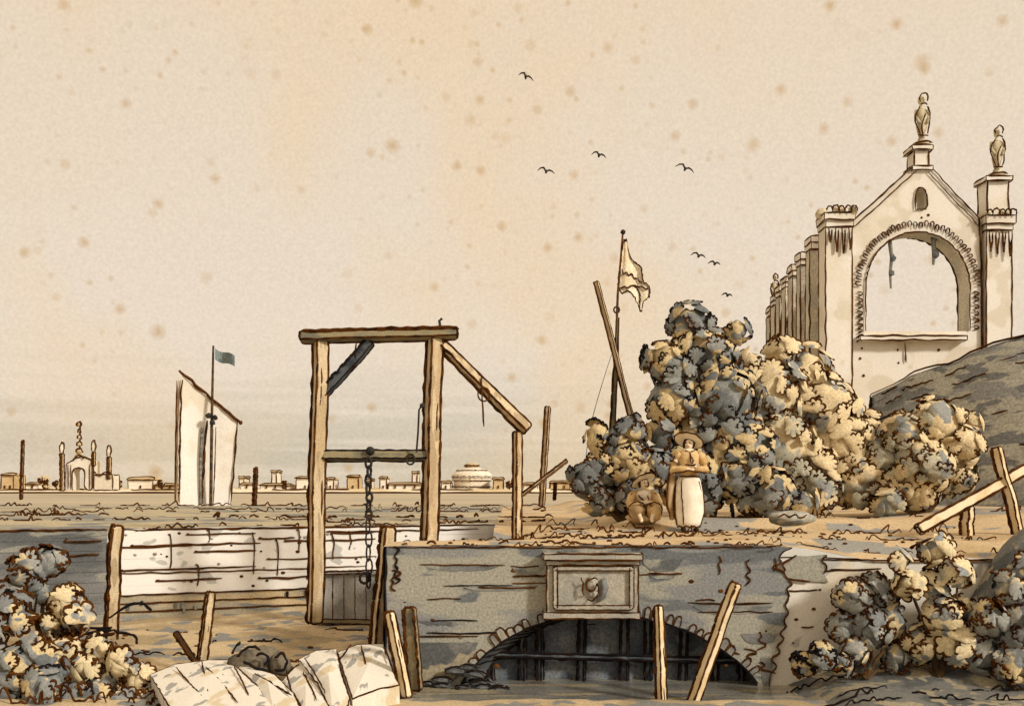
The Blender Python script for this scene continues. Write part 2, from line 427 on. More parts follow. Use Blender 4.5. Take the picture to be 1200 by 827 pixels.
# end face closing the slope
mb.ink([vs[k] + V((-.05, -.05, 0)) for k in range(0, int(nv * .6) + 1)], .05, INKB, step=.3)
endv = [vs[k] for k in range(n)]
mb.add(endv + [V((10.8, 29.4, 0))], [(k + 1, k, n) for k in range(n - 1)], M['hill'])
rid = [vs[i * n + int(nv * .6)] + V((-.02, -.05, .04)) for i in range(nu + 1)]
mb.ink(rid, .035, INK, step=.25, wob=1.5)
for _ in range(70):
    i = R.randint(1, 24); k = R.randint(3, int(nv * .58)); L = R.randint(1, 3)
    mb.ink([vs[(i + q) * n + k] + V((-.05, -.06, .04)) for q in range(L + 1)], .028, R.choice((INK, INKL, INKB)), step=.2, wob=1.6)
struct(mb, 'hill', smooth=True)

# ------------------------------------------------------------------ grass scribbles (uncountable)
def scribble(mb, p0, p1, amp, per, r, mat, up=V((0, 0, 1)), ground=None, gap=.2):
    p0 = V(p0); p1 = V(p1); L = (p1 - p0).length; d = (p1 - p0).normalized(); x = 0; pts = []; wd_ = R.uniform(.6, 1.3)
    sd_ = R.random() * 90
    while x < L:
        dens = .5 + nz(x / per * .12 + sd_, 3)
        a = amp * max(.12, R.uniform(.2, 1.0) * (.5 + dens)); w = per * R.uniform(.35, 1.7)
        lean = R.uniform(-.25, .3)
        shp = R.choice((((0, 0), (.3 + lean, .9), (.5 + lean, 1), (.62, .35), (.7, 0)), ((0, .1), (.45 + lean, 1), (.75, .15)), ((0, 0), (.2, .55), (.55, .5), (.8, 0)), ((0, .1), (.5, .05), (1, .12))))
        dy = nz(x / per * .4 + sd_, 7) * per * .6
        for q, h in shp:
            p = p0 + d * (x + w * q); p.y += dy
            if ground: p.z = ground(p.x, p.y) + r * .5
            pts.append(p + up * a * h + V((0, -.3 * a * h * R.random(), 0)))
        x += w
        if R.random() < gap:
            if len(pts) > 2: mb.ink(pts, r * wd_ * R.uniform(.7, 1.35), mat, step=r * 4, wob=.5)
            pts = []; x += per * R.uniform(.3, 3.5)
    if len(pts) > 2: mb.ink(pts, r, mat, step=r * 4, wob=.4)

mb = MB()
for (Y, x0, x1, amp, gap) in ((44.5, 0, 660, 7, .1), (41, 0, 650, 5, .25), (35, 60, 640, 6, .25), (31, 0, 640, 5, .4), (27, 0, 130, 7, .2), (26, 250, 640, 5, .45), (23.5, 0, 420, 5, .4), (22.2, 380, 660, 5, .4)):
    scribble(mb, P(x0, 600, Y), P(x1, 600, Y * R.uniform(.97, 1.03)), amp * S(Y), 9 * S(Y), 1.05 * S(Y), INK, ground=hd, gap=gap)
def wl(X): return ywall(X) + .06
for (x0, x1, amp) in ((0, 130, 8), (205, 270, 8), (300, 345, 9), (140, 200, 4), (385, 560, 4)):
    a = P(x0, 617, 20); b = P(x1, 617, 20); a.y = wl(a.x); b.y = wl(b.x)
    scribble(mb, a, b, amp * S(20), 10 * S(20), 1.1 * S(20), INK, ground=hd, gap=.25)
tag(struct(mb, 'grass', kind='stuff'), 'rough grass tufts along the far bank of the canal', 'grass')
mb = MB()
for (Y, x0, x1, amp, gap) in ((13.4, 470, 950, 5, .45), (13.9, 500, 900, 6, .4), (15, 560, 800, 8, .35), (15.8, 620, 880, 8, .3), (16.9, 470, 660, 8, .2), (17.2, 700, 940, 9, .25), (18.4, 600, 780, 9, .2), (19.2, 860, 1100, 12, .25), (14.3, 900, 1180, 7, .4), (15.3, 960, 1200, 8, .5), (17.0, 930, 1130, 11, .15), (20.5, 640, 700, 9, .2), (18.6, 1100, 1200, 9, .4)):
    scribble(mb, P(x0, 600, Y), P(x1, 600, Y * R.uniform(.98, 1.02)), amp * S(Y), 10 * S(Y), 1.0 * S(Y), R.choice((INK, INKL)), ground=hd, gap=gap)
for _ in range(120):
    Y = R.uniform(13.6, 18.5); X = R.uniform(-1.0, 6.8) * Y / 15
    z = hd(X, Y)
    mb.blob((X, Y, z + .01), R.uniform(.014, .034), R.choice((INK, INKL)), squash=(1.4, 1, .7), seg=6, ring=4)
tag(struct(mb, 'path_grass', kind='stuff'), 'short brown grass and pebbles on the earth path', 'grass')
mb = MB()
for (Y, x0, x1, amp, gap) in ((11.9, 20, 210, 12, .3), (12.6, 60, 190, 14, .2), (13.2, 130, 190, 14, .1), (14.2, 0, 120, 12, .3), (13.5, 0, 150, 14, .3), (14.8, 360, 440, 10, .4), (12.3, 0, 120, 16, .3), (12.0, 350, 460, 7, .4), (15.5, 90, 160, 16, .1), (17.5, 380, 440, 7, .3), (11.7, 60, 180, 16, .15), (12.2, 90, 200, 18, .15), (12.9, 110, 220, 16, .15), (11.6, 0, 60, 16, .2), (13.8, 60, 160, 14, .2), (16.2, 250, 330, 8, .3), (14.3, 250, 360, 10, .3), (15.0, 140, 220, 9, .3), (13.4, 170, 270, 9, .2), (13.5, 340, 400, 9, .2), (11.3, 150, 210, 16, .1)):
    scribble(mb, P(x0, 600, Y), P(x1, 600, Y), amp * S(Y), 13 * S(Y), 1.3 * S(Y), R.choice((INK, INK, INKB)), ground=hl, gap=gap)
for _ in range(50):
    Y = R.uniform(12, 18); X = R.uniform(-6, -1.7) * Y / 14
    mb.blob((X, Y, hl(X, Y) + .01), R.uniform(.015, .04), R.choice((INK, INKL)), squash=(1.4, 1, .7), seg=6, ring=4)
tag(struct(mb, 'mud_grass', kind='stuff'), 'coarse dark grass on the muddy ground below the planks', 'grass')
mb = MB()
for (Y, x0, x1, amp, gap) in ((12.1, 980, 1200, 8, .4), (12.9, 920, 1200, 8, .3), (11.6, 990, 1200, 10, .3), (11.9, 960, 1080, 8, .3)):
    scribble(mb, P(x0, 600, Y), P(x1, 600, Y), amp * S(Y), 14 * S(Y), 1.3 * S(Y), INKB, ground=hr, gap=gap)
tag(struct(mb, 'canal_grass', kind='stuff'), 'dark wet grass along the canal bank under the shrubs', 'grass')

# ------------------------------------------------------------------ plank wall on the far side of the basin
wd = (WR - WL).normalized(); wn = V((wd.y, -wd.x, 0))            # outward (towards the camera)
def WP(s, z, out=0): return WL + wd * s + wn * out + V((0, 0, z))
wlen = (WR - WL).length
def s_at(x):                                                      # distance along the wall seen at picture column x
    k = (x - 600) / F; return (k * WL.y - WL.x) / (wd.x - k * wd.y)
t = thing('plank_wall', WP(wlen / 2, -1.6), 'long plank wall with sunlight in its white tone holding up the grassy bank', 'wall')
mb = MB()
npl = 7; hs = [-.05 - i * .175 for i in range(npl + 1)]
for i in range(npl):
    top, bot = hs[i], hs[i + 1] - .004
    seg = 24; vs = []
    for k in range(seg + 1):
        s_ = wlen * k / seg; w = .006 * nz(s_ * .8, i * 3.1); o = .02 + .012 * nz(s_ * .5, i * 7.7)
        zt = top + w + (.03 if i == 0 else 0); zb = bot + w
        vs += [WP(s_, zt, o), WP(s_, zb, o), WP(s_, zb, -.08), WP(s_, zt, -.08)]
    fs = []
    for k in range(seg):
        for q in range(4):
            fs.append((k * 4 + q, k * 4 + (q + 1) % 4, k * 4 + 4 + (q + 1) % 4, k * 4 + 4 + q))
    mb.add(vs, fs, M['planks'])
mb.ink([WP(wlen * k / 20, -.03, .03) for k in range(21)], .02, INK, step=.15)
r = .017
for (x0, x1, z, h) in ((133, 225, -.36, 0), (150, 305, -.34, 0), (215, 300, -.14, 0), (300, 345, -.24, 0), (225, 300, -.48, 0), (137, 300, -.80, 0), (140, 430, -.86, 0), (310, 440, -.66, 0), (330, 440, -.30, 0), (385, 440, -.16, 0), (180, 260, -1.02, 0), (300, 420, -1.04, 0), (380, 560, -.13, 0)):
    a, b = s_at(x0), s_at(x1); pts = [WP(a + .1, z + .02, .04), WP(a, z, .04), WP((a + b) / 2, z + R.uniform(-.02, .02), .04), WP(b, z + .01, .04)]
    mb.ink(pts, r * R.uniform(.8, 1.2), R.choice((INK, INKL)), step=.1)
for (x, z0, z1) in ((200, -.15, -.8), (245, -.08, -.3), (297, -.15, -.95), (232, -.75, -1.15), (325, -.3, -1.0), (390, -.2, -.7), (410, -.15, -.5), (350, -.1, -.5)):
    a = s_at(x); mb.ink([WP(a - .05, z0 + .02, .04), WP(a, z0 + .03, .045), WP(a + .02, (z0 + z1) / 2, .04), WP(a - .01, z1, .04)], r * .9, R.choice((INK, INKL)), step=.1)
for _ in range(46):
    mb.blob(WP(R.uniform(.1, wlen * .8), R.uniform(-1.2, -.1), .035), R.uniform(.014, .04), R.choice((INK, INK, M['timberdark'], M['stone'])), squash=(1.3, .3, .8), seg=6, ring=4)
mb.build('sunlit_boards', t)
mb = MB()
for i in range(3):
    top = hs[-1] - i * .16; bot = top - .155
    vs = []; seg = 24
    for k in range(seg + 1):
        s_ = wlen * k / seg; o = .035 + .01 * i + .012 * nz(s_ * .7, i * 5.7 + 30)
        vs += [WP(s_, top + .01 * nz(s_, i), o), WP(s_, bot + .01 * nz(s_, i), o), WP(s_, bot, -.08), WP(s_, top, -.08)]
    fs = [(k * 4 + q, k * 4 + (q + 1) % 4, k * 4 + 4 + (q + 1) % 4, k * 4 + 4 + q) for k in range(seg) for q in range(4)]
    mb.add(vs, fs, M['plankfoot'])
    mb.ink([WP(wlen * k / 20, top, .06 + .01 * i) for k in range(14)], .016, INK, step=.15)
for _ in range(12):
    a = R.uniform(.2, 4.5); z = R.uniform(-1.65, -1.4); h_ = R.uniform(.05, .13)
    mb.box(WP(a, z, .075), .05, .03, h_, R.choice((INKB, M['wallgrey'])), rz=.4)
mb.build('weathered_lower_boards', t)

t = thing('board_wall', P(30, 730, 19), 'dark blue grey board wall left of the tall corner post', 'wall')
mb = MB()
for i in range(9):
    top = -.02 - i * .2; seg = 14; vs = []
    for k in range(seg + 1):
        s_ = -.12 - 6 * k / seg; o = .01 + .02 * nz(s_, i * 4.4)
        vs += [WP(s_, top, o), WP(s_, top - .194, o), WP(s_, top - .194, -.1), WP(s_, top, -.1)]
    mb.add(vs, [(k * 4 + q, k * 4 + (q + 1) % 4, k * 4 + 4 + (q + 1) % 4, k * 4 + 4 + q) for k in range(seg) for q in range(4)], M['wallgrey'])
mb.ink([WP(-.1 - 6 * k / 20, -.01, .03) for k in range(21)], .022, INK, step=.15)
for (a, b, z) in ((-.2, -.9, -.22), (-.25, -.9, -.48), (-.9, -1.8, -.5), (-1.4, -2.2, -.9)):
    mb.ink([WP(a, z, .04), WP(b, z - .03, .04), WP(b + .1, z + .05, .04)], .018, INK, step=.1)
mb.build('boards', t)

# ------------------------------------------------------------------ posts and stakes
def post(name, label, cat, x0, y0, x1, y1, Y, w, d=None, mat='timber', roll=1.05, ink=1.3, tip=.9, Y1=None, group=None, knots=3, z0=None, inkmat=None):
    p0 = P(x0, y0, Y); p1 = P(x1, y1, Y1 or Y)
    mb = MB()
    mb.timber(p0 - (p1 - p0).normalized() * .12, p1, w * S(Y), (d or w) * S(Y), M[mat], roll=roll, ink=ink * S(Y), tip=tip, knots=knots, inkmat=inkmat)
    return tag(mb.build(name, origin=p0), label, cat, group)
post('corner_post', 'tall square post with dark side where white planks meet dark boards', 'post', 130, 740, 137, 618, 16.6, 15, mat='timber', roll=1.05, ink=1.8)
post('mooring_post', 'tall leaning timber post beside the left end of the stone bridge', 'post', 444, 752, 456, 620, 15.3, 17, mat='timber', roll=1.05, ink=1.9)
post('wooden_stake', 'short bare stake standing alone in the mud before the white planks', 'stake', 237, 775, 247, 695, 13.6, 11, mat='timber', roll=1.05, ink=1.5)
post('wooden_stake', 'thin dark broken stick leaning left in the mud', 'stake', 229, 775, 206, 741, 13.55, 5, mat='bark', ink=1.1, tip=1.2, knots=0)
post('wooden_stake', 'leaning flat plank stake with pale face at the bridge foot', 'stake', 474, 803, 457, 719, 12.45, 17, 9, mat='palewood', roll=.9, ink=1.7)
post('wooden_stake', 'grey weathered plank stake behind the leaning pale one', 'stake', 486, 795, 480, 714, 12.75, 15, 8, mat='timberdark', roll=.4, ink=1.6)
post('wooden_stake', 'slim upright pale stake rising from the canal before the arch', 'stake', 776, 820, 772, 711, 12.35, 12, 10, mat='palewood', roll=1.1, ink=1.5, tip=.8)
post('wooden_stake', 'long pale stake slanting to the right across the arch mouth', 'stake', 813, 820, 862, 685, 12.35, 14, 11, mat='palewood', roll=1.1, ink=1.5)

# ------------------------------------------------------------------ timber hoist
gp = P(440, 700, 17)
t = thing('timber_hoist', (gp.x, 17, -1.5), 'tall timber hoist frame with crossbar beside the canal basin', 'hoist')
def part(name, mbx, par=t, smooth=False, label=None):
    o = mbx.build(name, par, smooth)
    if label: o['label'] = label
    return o
Yh = 17.0; q = S(Yh)
mb = MB(); mb.timber(P(369, 727, Yh), P(376, 401, Yh), 17 * q, 17 * q, M['timber'], roll=1.08, ink=1.7 * q, knots=6, seg=16); part('post', mb)
mb = MB(); mb.timber(P(504, 634, Yh), P(509, 398, Yh), 17 * q, 17 * q, M['timber'], roll=1.08, ink=1.7 * q, knots=5, seg=14); part('post', mb)
mb = MB(); mb.timber(P(606, 630, Yh), P(607, 507, Yh), 9 * q, 9 * q, M['timber'], roll=1.05, ink=1.3 * q, knots=2); part('post', mb, label='short outer post under the slanting strut')
mb = MB(); mb.timber(P(354, 395, Yh - .05), P(534, 391, Yh - .05), 10 * q, 13 * q, M['timberdark'], roll=.3, ink=1.7 * q, knots=6); part('beam', mb)
mb = MB(); mb.timber(P(378, 462, Yh), P(434, 402, Yh), 10 * q, 9 * q, M['timberblue'], roll=.2, ink=1.3 * q, inkmat=INKB, knots=3); part('brace', mb)
mb = MB(); mb.timber(P(519, 405, Yh), P(617, 502, Yh), 9 * q, 9 * q, M['timber'], roll=.55, ink=1.6 * q, tip=1.3, knots=4); o_strut = part('strut', mb)
mb = MB()
ring = [P(567 + 7 * math.cos(a), 462 + 8 * math.sin(a), Yh - .12) for a in frange(0, 6.28, 14)]
mb.tube(ring[:-1], 1.0 * q, INK, closed=True)
mb.ink([P(564, 441, Yh - .1), P(565, 462, Yh - .15), P(567, 500, Yh - .1)], 1.1 * q)
o = mb.build('rope_ring', o_strut)
mb = MB(); mb.timber(P(380, 534, Yh), P(499, 534, Yh), 10 * q, 10 * q, M['timberdark'], roll=.35, ink=1.4 * q, inkmat=INKB, knots=4); cb = part('crossbar', mb)
mb = MB(); mb.tube([P(516, 385, Yh - .05), P(515, 376, Yh - .05), P(518, 373, Yh - .05)], 1.8 * q, M['iron']); part('peg', mb)
mb = MB(); mb.ink([P(417, 402, Yh - .05), P(417, 420, Yh - .05), P(414, 432, Yh - .05)], 1.1 * q); part('cord_end', mb)
mb = MB(); mb.blob(P(495, 475, Yh - .2), 3.2 * q, M['iron'], seg=8, ring=6)
mb.tube([P(494, 475, Yh - .2), P(491, 480, Yh - .2), P(490, 505, Yh - .2), P(488, 530, Yh - .2)], 1.2 * q, M['iron'])
mb.tube([P(481 + 5 * math.cos(a), 538 + 6 * math.sin(a), Yh - .12) for a in frange(0, 6.28, 12)[:-1]], 1.3 * q, M['iron'], closed=True)
part('iron_hook', mb)
# chain
t2 = thing('hanging_chain', P(432, 530, Yh - .2), 'dark iron chain with end ring hanging from the hoist crossbar', 'chain')
mb = MB(); mb.blob(P(434, 528, Yh - .12), 5.2 * q, M['iron'], seg=10, ring=8, lump=.15)
mb.build('iron_knob', t2, True)
mb = MB(); y = 536; k = 0; x = 432
while y < 672:
    L = 13 if y < 605 else 19
    rx = 3.2 if y < 605 else 3.6
    pts = []
    for a in frange(0, 6.283, 13)[:-1]:
        u, v = math.cos(a) * rx * q, math.sin(a) * L / 2 * q
        c = P(432 + 1.6 * nz(y * .1, 3), y + L / 2, Yh - .14)
        pts.append(c + (V((u, 0, v)) if k % 2 == 0 else V((u * .45, u, v))))
    mb.tube(pts, (1.7 if y < 605 else 1.15) * q, M['iron'], closed=True)
    y += L - 3; k += 1
mb.tube([P(427 + 5.5 * math.cos(a), 677 + 6 * math.sin(a), Yh - .14) for a in frange(0, 6.28, 12)[:-1]], 1.8 * q, M['iron'], closed=True)
mb.build('chain_links', t2)

# plank panel added for the shaded foot of the wall
t = thing('shade_panel', P(410, 735, 18.4), 'grey plank panel added for the shaded lower wall behind the chain', 'gate')
mb = MB(); Yg = 18.4; g = S(Yg)
for k in range(6):
    x = 378 + k * 13
    p = P(x, 740, Yg); mb.box((p.x + 6 * g, Yg, p.z - .05), 12.6 * g, .12, 70 * g + .02 * R.random(), M['shadeboards'], ink=.45 * g, jit=.004, inkmat=INKL)
mb.build('boards', t)
mb = MB(); mb.timber(P(376, 671, Yg - .1), P(456, 669, Yg - .1), 3 * g, 6 * g, M['shadeboards'], ink=.7 * g, roll=.1); mb.build('shade_panel_rail', t)
mb = MB(); mb.timber(P(372, 727, Yg - .12), P(456, 729, Yg - .12), 5 * g, 8 * g, M['timberdark'], ink=.8 * g, roll=.1); mb.build('sill_beam', t)

# ------------------------------------------------------------------ stone bridge
YB = 13.3; b = S(YB)
def BX(x): return (x - 600) * b
def BZ(y): return EYE - (y - HY) * b
t = thing('stone_bridge', (BX(715), YB, -1.86), 'stone bridge wall in cast-shadow grey with low dark arch and carved plaque', 'bridge')
def archpt(u):   # u 0..1 left to right
    x = 540 + 348 * u
    c = 2 * u - 1
    y = 800 - 79 * (max(0, 1 - abs(c + .05 * (1 - c * c)) ** 2.3)) ** .85
    return x, y
arch = [archpt(i / 40) for i in range(41)]
jag = []  # sawtooth edge of the cast shadow, modelled as the wall's broken end
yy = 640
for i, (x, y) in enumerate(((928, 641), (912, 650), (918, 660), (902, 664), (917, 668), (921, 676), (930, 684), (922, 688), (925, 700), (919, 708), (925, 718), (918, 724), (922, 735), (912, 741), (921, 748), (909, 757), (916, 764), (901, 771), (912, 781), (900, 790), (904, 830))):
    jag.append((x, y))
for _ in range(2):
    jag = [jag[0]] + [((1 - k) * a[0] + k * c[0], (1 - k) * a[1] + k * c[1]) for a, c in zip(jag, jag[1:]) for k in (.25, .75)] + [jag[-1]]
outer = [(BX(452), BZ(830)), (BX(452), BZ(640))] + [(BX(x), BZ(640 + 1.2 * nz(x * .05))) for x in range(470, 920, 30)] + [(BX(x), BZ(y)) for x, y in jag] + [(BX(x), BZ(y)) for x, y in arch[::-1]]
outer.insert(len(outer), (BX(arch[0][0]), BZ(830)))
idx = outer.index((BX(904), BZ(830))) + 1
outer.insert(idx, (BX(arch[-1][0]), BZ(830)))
mb = MB(); mb.prism(outer, [], lambda u, v, d: V((u, YB + d, v)), .4, M['stone'], M['stonedark'])  # side faces darker, arch recess shade put into colour
fr = lambda x, y, o=.01: V((BX(x), YB - o, BZ(y)))
mb.ink([fr(x, 641 + 1.5 * nz(x * .05)) for x in range(455, 925, 25)], 1.0 * b, INK)
mb.ink([fr(x, y) for x, y in jag[:-2]], 1.2 * b, INK)
mb.ink([fr(452, y) for y in (640, 700, 760, 815)], 1.5 * b, INKB)
# coursing, cracks and spalls
def zig(x, y, n, w, h, r=1.2, mat=None):
    pts = []
    for i in range(n):
        pts.append(fr(x + (w if i % 2 else 0) * R.uniform(.3, 1.3) + R.uniform(-2, 2), y + h * (i + R.uniform(-.3, .3))))
    mb.ink(pts, r * b, mat or INK, step=4 * b)
zig(462, 640, 9, 9, 5.5, 1.5, INKB); zig(458, 668, 6, 12, 5, 1.5, INK); zig(655, 645, 3, 6, 5)
for (x, y, n, w, h) in ((880, 655, 6, -9, 6), (842, 652, 5, 10, 5), (908, 655, 3, 8, 7), (888, 740, 5, 11, 5), (872, 760, 5, 14, 4), (890, 775, 4, 16, 4), (856, 752, 4, 10, 5)): zig(x, y, n, w, h)
lines = [(492, 592, 661), (598, 632, 663), (601, 640, 675), (520, 600, 686), (560, 628, 688), (600, 640, 683), (748, 790, 673), (760, 800, 671), (806, 905, 706), (818, 905, 717), (486, 560, 745), (500, 590, 741), (505, 560, 727), (815, 838, 703), (500, 540, 702), (680, 700, 730)]
for x0, x1, y in lines:
    mb.ink([fr(x0, y), fr((x0 + x1) / 2, y + R.uniform(-1.5, 1.5)), fr(x1, y + R.uniform(-1, 1))], R.uniform(.7, 1.3) * b, R.choice((INK, INKL, INKB)))
for (x0, x1, y, h) in ((496, 588, 661, 8), (600, 636, 664, 8), (540, 630, 686, 6), (760, 792, 673, 5), (812, 905, 710, 9), (490, 545, 727, 5), (456, 560, 752, 46), (470, 540, 770, 30), (868, 912, 742, 12), (891, 906, 770, 34), (752, 800, 655, 14)):
    vs = []; m_ = 14
    for k in range(m_ + 1):
        x = x0 + (x1 - x0) * k / m_; w = h * (1 - abs(2 * k / m_ - 1) ** 4)
        vs += [fr(x, y + 1.2 * nz(x * .2), .006 + .0007 * (x0 % 9)), fr(x, y + w + 1.8 * nz(x * .25, 3), .006 + .0007 * (x0 % 9))]
    mb.add(vs, [(2 * k, 2 * k + 1, 2 * k + 3, 2 * k + 2) for k in range(m_)], M['wallgrey'] if h < 25 else M['muddark'])
for _ in range(46):
    x = R.uniform(470, 900); y = R.uniform(650, 790)
    if 600 < x < 850 and y > 700: continue
    mb.blob(fr(x, y, .0), R.uniform(.9, 3.2) * b, R.choice((INK, INKL, M['wallgrey'], M['timberdark'])), squash=(1.3, .35, .9), seg=6, ring=4)
mb.build('wall', t)
# vault and voussoirs
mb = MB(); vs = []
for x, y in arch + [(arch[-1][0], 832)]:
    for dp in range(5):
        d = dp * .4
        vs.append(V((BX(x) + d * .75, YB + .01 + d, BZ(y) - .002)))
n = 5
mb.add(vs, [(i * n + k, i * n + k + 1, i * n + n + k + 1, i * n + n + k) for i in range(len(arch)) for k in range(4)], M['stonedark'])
for k in (1, 2, 3):
    mb.ink([vs[i * n + k] + V((0, 0, -.01)) for i in range(2, 16)], 1.3 * b, INKB, step=.05)
for i in range(2, 14, 1):
    mb.ink([vs[i * n + 0] + V((.0, 0, -.01)), vs[i * n + 2] + V((.0, 0, -.01))], .9 * b, INKB, step=.05)
mb.build('vault', t)
mb = MB()
for i in range(1, 40):
    if R.random() < .18: continue
    (x, y), (x2, y2) = arch[i - 1], arch[i + 1 if i < 40 else i]
    tx, ty = x2 - x, y2 - y; L = math.hypot(tx, ty); nx, ny = ty / L, -tx / L
    x0, y0 = arch[i]; h = R.uniform(7, 15); w = R.uniform(3, 5)
    if 628 < x0 < 752 and y0 < 728: continue
    c = [fr(x0 - tx / L * w - nx * 0, y0 - ty / L * w, .02), fr(x0 - tx / L * w + nx * h, y0 - ty / L * w + ny * h, .025), fr(x0 + nx * (h + 2), y0 + ny * (h + 2), .03), fr(x0 + tx / L * w + nx * h, y0 + ty / L * w + ny * h, .025), fr(x0 + tx / L * w, y0 + ty / L * w, .02)]
    bk = [p + V((0, .05, 0)) for p in c]
    mb.add(c + bk, [(0, 1, 2, 3, 4)] + [(k, k + 5, (k + 1) % 5 + 5, (k + 1) % 5) for k in range(5)], M['stone'] if R.random() < .7 else M['leafgrey'])
    mb.ink(c, .95 * b, INK, step=3 * b)
mb.ink([fr(x, y, .02) for x, y in arch], 1.5 * b, INKB, step=4 * b)
vo = mb.build('voussoirs', t)
# plaque
mb = MB()
mb.box((BX(693), YB - .09, BZ(722)), 106 * b, .2, 66 * b, M['plaque'], ink=1.0 * b)
mb.box((BX(693), YB - .12, BZ(660)), 108 * b, .26, 5 * b, M['plaque'], ink=1.0 * b)
mb.box((BX(693), YB - .14, BZ(654)), 114 * b, .32, 7 * b, M['plaque'], ink=1.2 * b)
mb.box((BX(692), YB - .1, BZ(722)), 112 * b, .24, 7 * b, M['plaque'], ink=1.0 * b)
pq = mb.build('plaque', t)
mb = MB()
for (x0, y0, x1, y1) in ((650, 664, 738, 664), (650, 709, 738, 709), (650, 664, 650, 709), (738, 664, 738, 709)):
    a, c = V((BX(x0), YB - .2, BZ(y0))), V((BX(x1), YB - .2, BZ(y1)))
    mb.timber(a, c, 5 * b, .06, M['plaque'], roll=0, ink=.9 * b, wob=.15)
mb.build('plaque_frame', pq)
mb = MB(); pc = lambda x, y, o=.22: V((BX(x), YB - o, BZ(y)))
mb.blob(pc(692, 684, .2), 9 * b, M['plaque'], squash=(.9, .6, 1.1), lump=.4, freq=2.5)
mb.blob(pc(694, 694, .2), 6 * b, M['plaque'], squash=(1.1, .6, .8), lump=.4, freq=2.5)
mb.ink([pc(698, 676, .3), pc(690, 674, .3), pc(684, 681, .3), pc(687, 690, .3), pc(695, 688, .3), pc(698, 678, .3), pc(700, 690, .3), pc(694, 701, .3), pc(686, 699, .3)], 1.2 * b, INK, step=3 * b)
mb.ink([pc(679, 674, .27), pc(682, 680, .27), pc(680, 688, .27), pc(683, 695, .27)], 1.0 * b, INKL, step=3 * b)
mb.tube([pc(705, 676, .22), pc(707, 686, .22), pc(704, 697, .22), pc(698, 702, .22)], [3 * b, 4.5 * b, 4 * b, 2 * b], M['wallgrey'])
mb.build('carved_emblem', pq, True)
# rubble apron left of the arch
t3 = thing('rubble_heap', (BX(560), 13.0, -1.86), 'dark rubble stones heaped against the left foot of the arch', 'rubble heap')
mb = MB()
for i in range(13):
    u = R.random(); x = 498 + 90 * u; y = 804 - R.uniform(0, 34) * (1 - abs(2 * u - .9))
    c = V((BX(x), YB - .03 - R.uniform(0, .16), BZ(y))); rr = R.uniform(.05, .1)
    mb.blob(c, rr, M['stonedark'], squash=(1.7, 1, .6), lump=.5, seg=10, ring=7)
    a0 = R.uniform(-.3, .5); mb.ink([c + V((1.75 * rr * math.cos(a), -rr * .9, .62 * rr * math.sin(a))) for a in frange(a0, a0 + R.uniform(2, 4.5), 9)], 1.0 * b, INKB, step=3 * b)
mb.build('stones', t3)
# water gate inside the arch
t = thing('water_gate', (BX(760), YB + 1.3, -1.86), 'dark blue barred wooden gate inside the bridge arch', 'gate')
Yi = YB + .4; i_ = S(Yi)
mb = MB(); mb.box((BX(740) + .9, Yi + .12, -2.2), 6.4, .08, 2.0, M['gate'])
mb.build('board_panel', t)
for (x, w) in ((612, 9), (634, 8), (682, 10), (731, 11), (760, 9), (800, 10), (838, 9), (868, 8), (575, 9)):
    mb = MB(); mb.timber(P(x + R.uniform(-2, 2), 812, Yi), P(x + R.uniform(-3, 3), 712, Yi), w * .7 * i_, .07, M['timberblue'], roll=.4, ink=1.5 * i_, inkmat=INKB); mb.build('upright', t)
mb = MB(); mb.timber(P(560, 766, Yi - .1), P(890, 774, Yi - .1), 5 * i_, .06, M['timberblue'], roll=.2, ink=1.5 * i_, inkmat=INKB, seg=20); mb.build('rail', t)

# ------------------------------------------------------------------ white wall right of the bridge, sunlight put into its colour
t = thing('sunlit_wall', (BX(1080), YB + .1, -1.9), 'canal wall with sunlight in its pale tone right of the grey bridge', 'wall')
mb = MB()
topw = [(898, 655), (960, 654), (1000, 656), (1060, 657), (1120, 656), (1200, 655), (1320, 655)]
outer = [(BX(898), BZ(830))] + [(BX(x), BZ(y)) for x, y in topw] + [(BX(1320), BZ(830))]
mb.prism(outer, [], lambda u, v, d: V((u, YB + .06 + d, v)), .35, M['sunlit'])
fw = lambda x, y, o=.0: V((BX(x), YB + .05 - o, BZ(y)))
mb.ink([fw(x, 656 + 1.2 * nz(x * .07)) for x in range(925, 1200, 25)], .9 * b, INK)
for x0, x1, y in ((930, 1012, 668), (975, 1035, 667), (925, 960, 692), (1120, 1190, 657), (940, 955, 735)):
    mb.ink([fw(x0, y), fw((x0 + x1) / 2, y + 1), fw(x1, y - 1)], .9 * b, INK)
for _ in range(12):
    mb.blob(fw(R.uniform(930, 1060), R.uniform(665, 770)), R.uniform(1, 2.2) * b, INKL, squash=(1.3, .35, .9), seg=6, ring=4)
mb.build('sunlit', t)
mb = MB()
pl = [(934, 651), (948, 652), (970, 650), (963, 657), (971, 662), (966, 672), (972, 682), (950, 681), (930, 679), (912, 676), (922, 668), (916, 660)]
mb.prism([(BX(x), BZ(y)) for x, y in pl], [], lambda u, v, d: V((u, YB + .03 + d, v)), .06, M['stone'])
mb.ink([V((BX(x), YB + .02, BZ(y))) for x, y in pl[7:] + pl[:1]], 1.3 * b, INK)
mb.ink([V((BX(x), YB + .02, BZ(y))) for x, y in ((970, 650), (962, 657), (971, 663), (966, 672))], 1. * b, INK)
mb.build('grey_patch', t)  # raised grey piece in the bridge wall colour

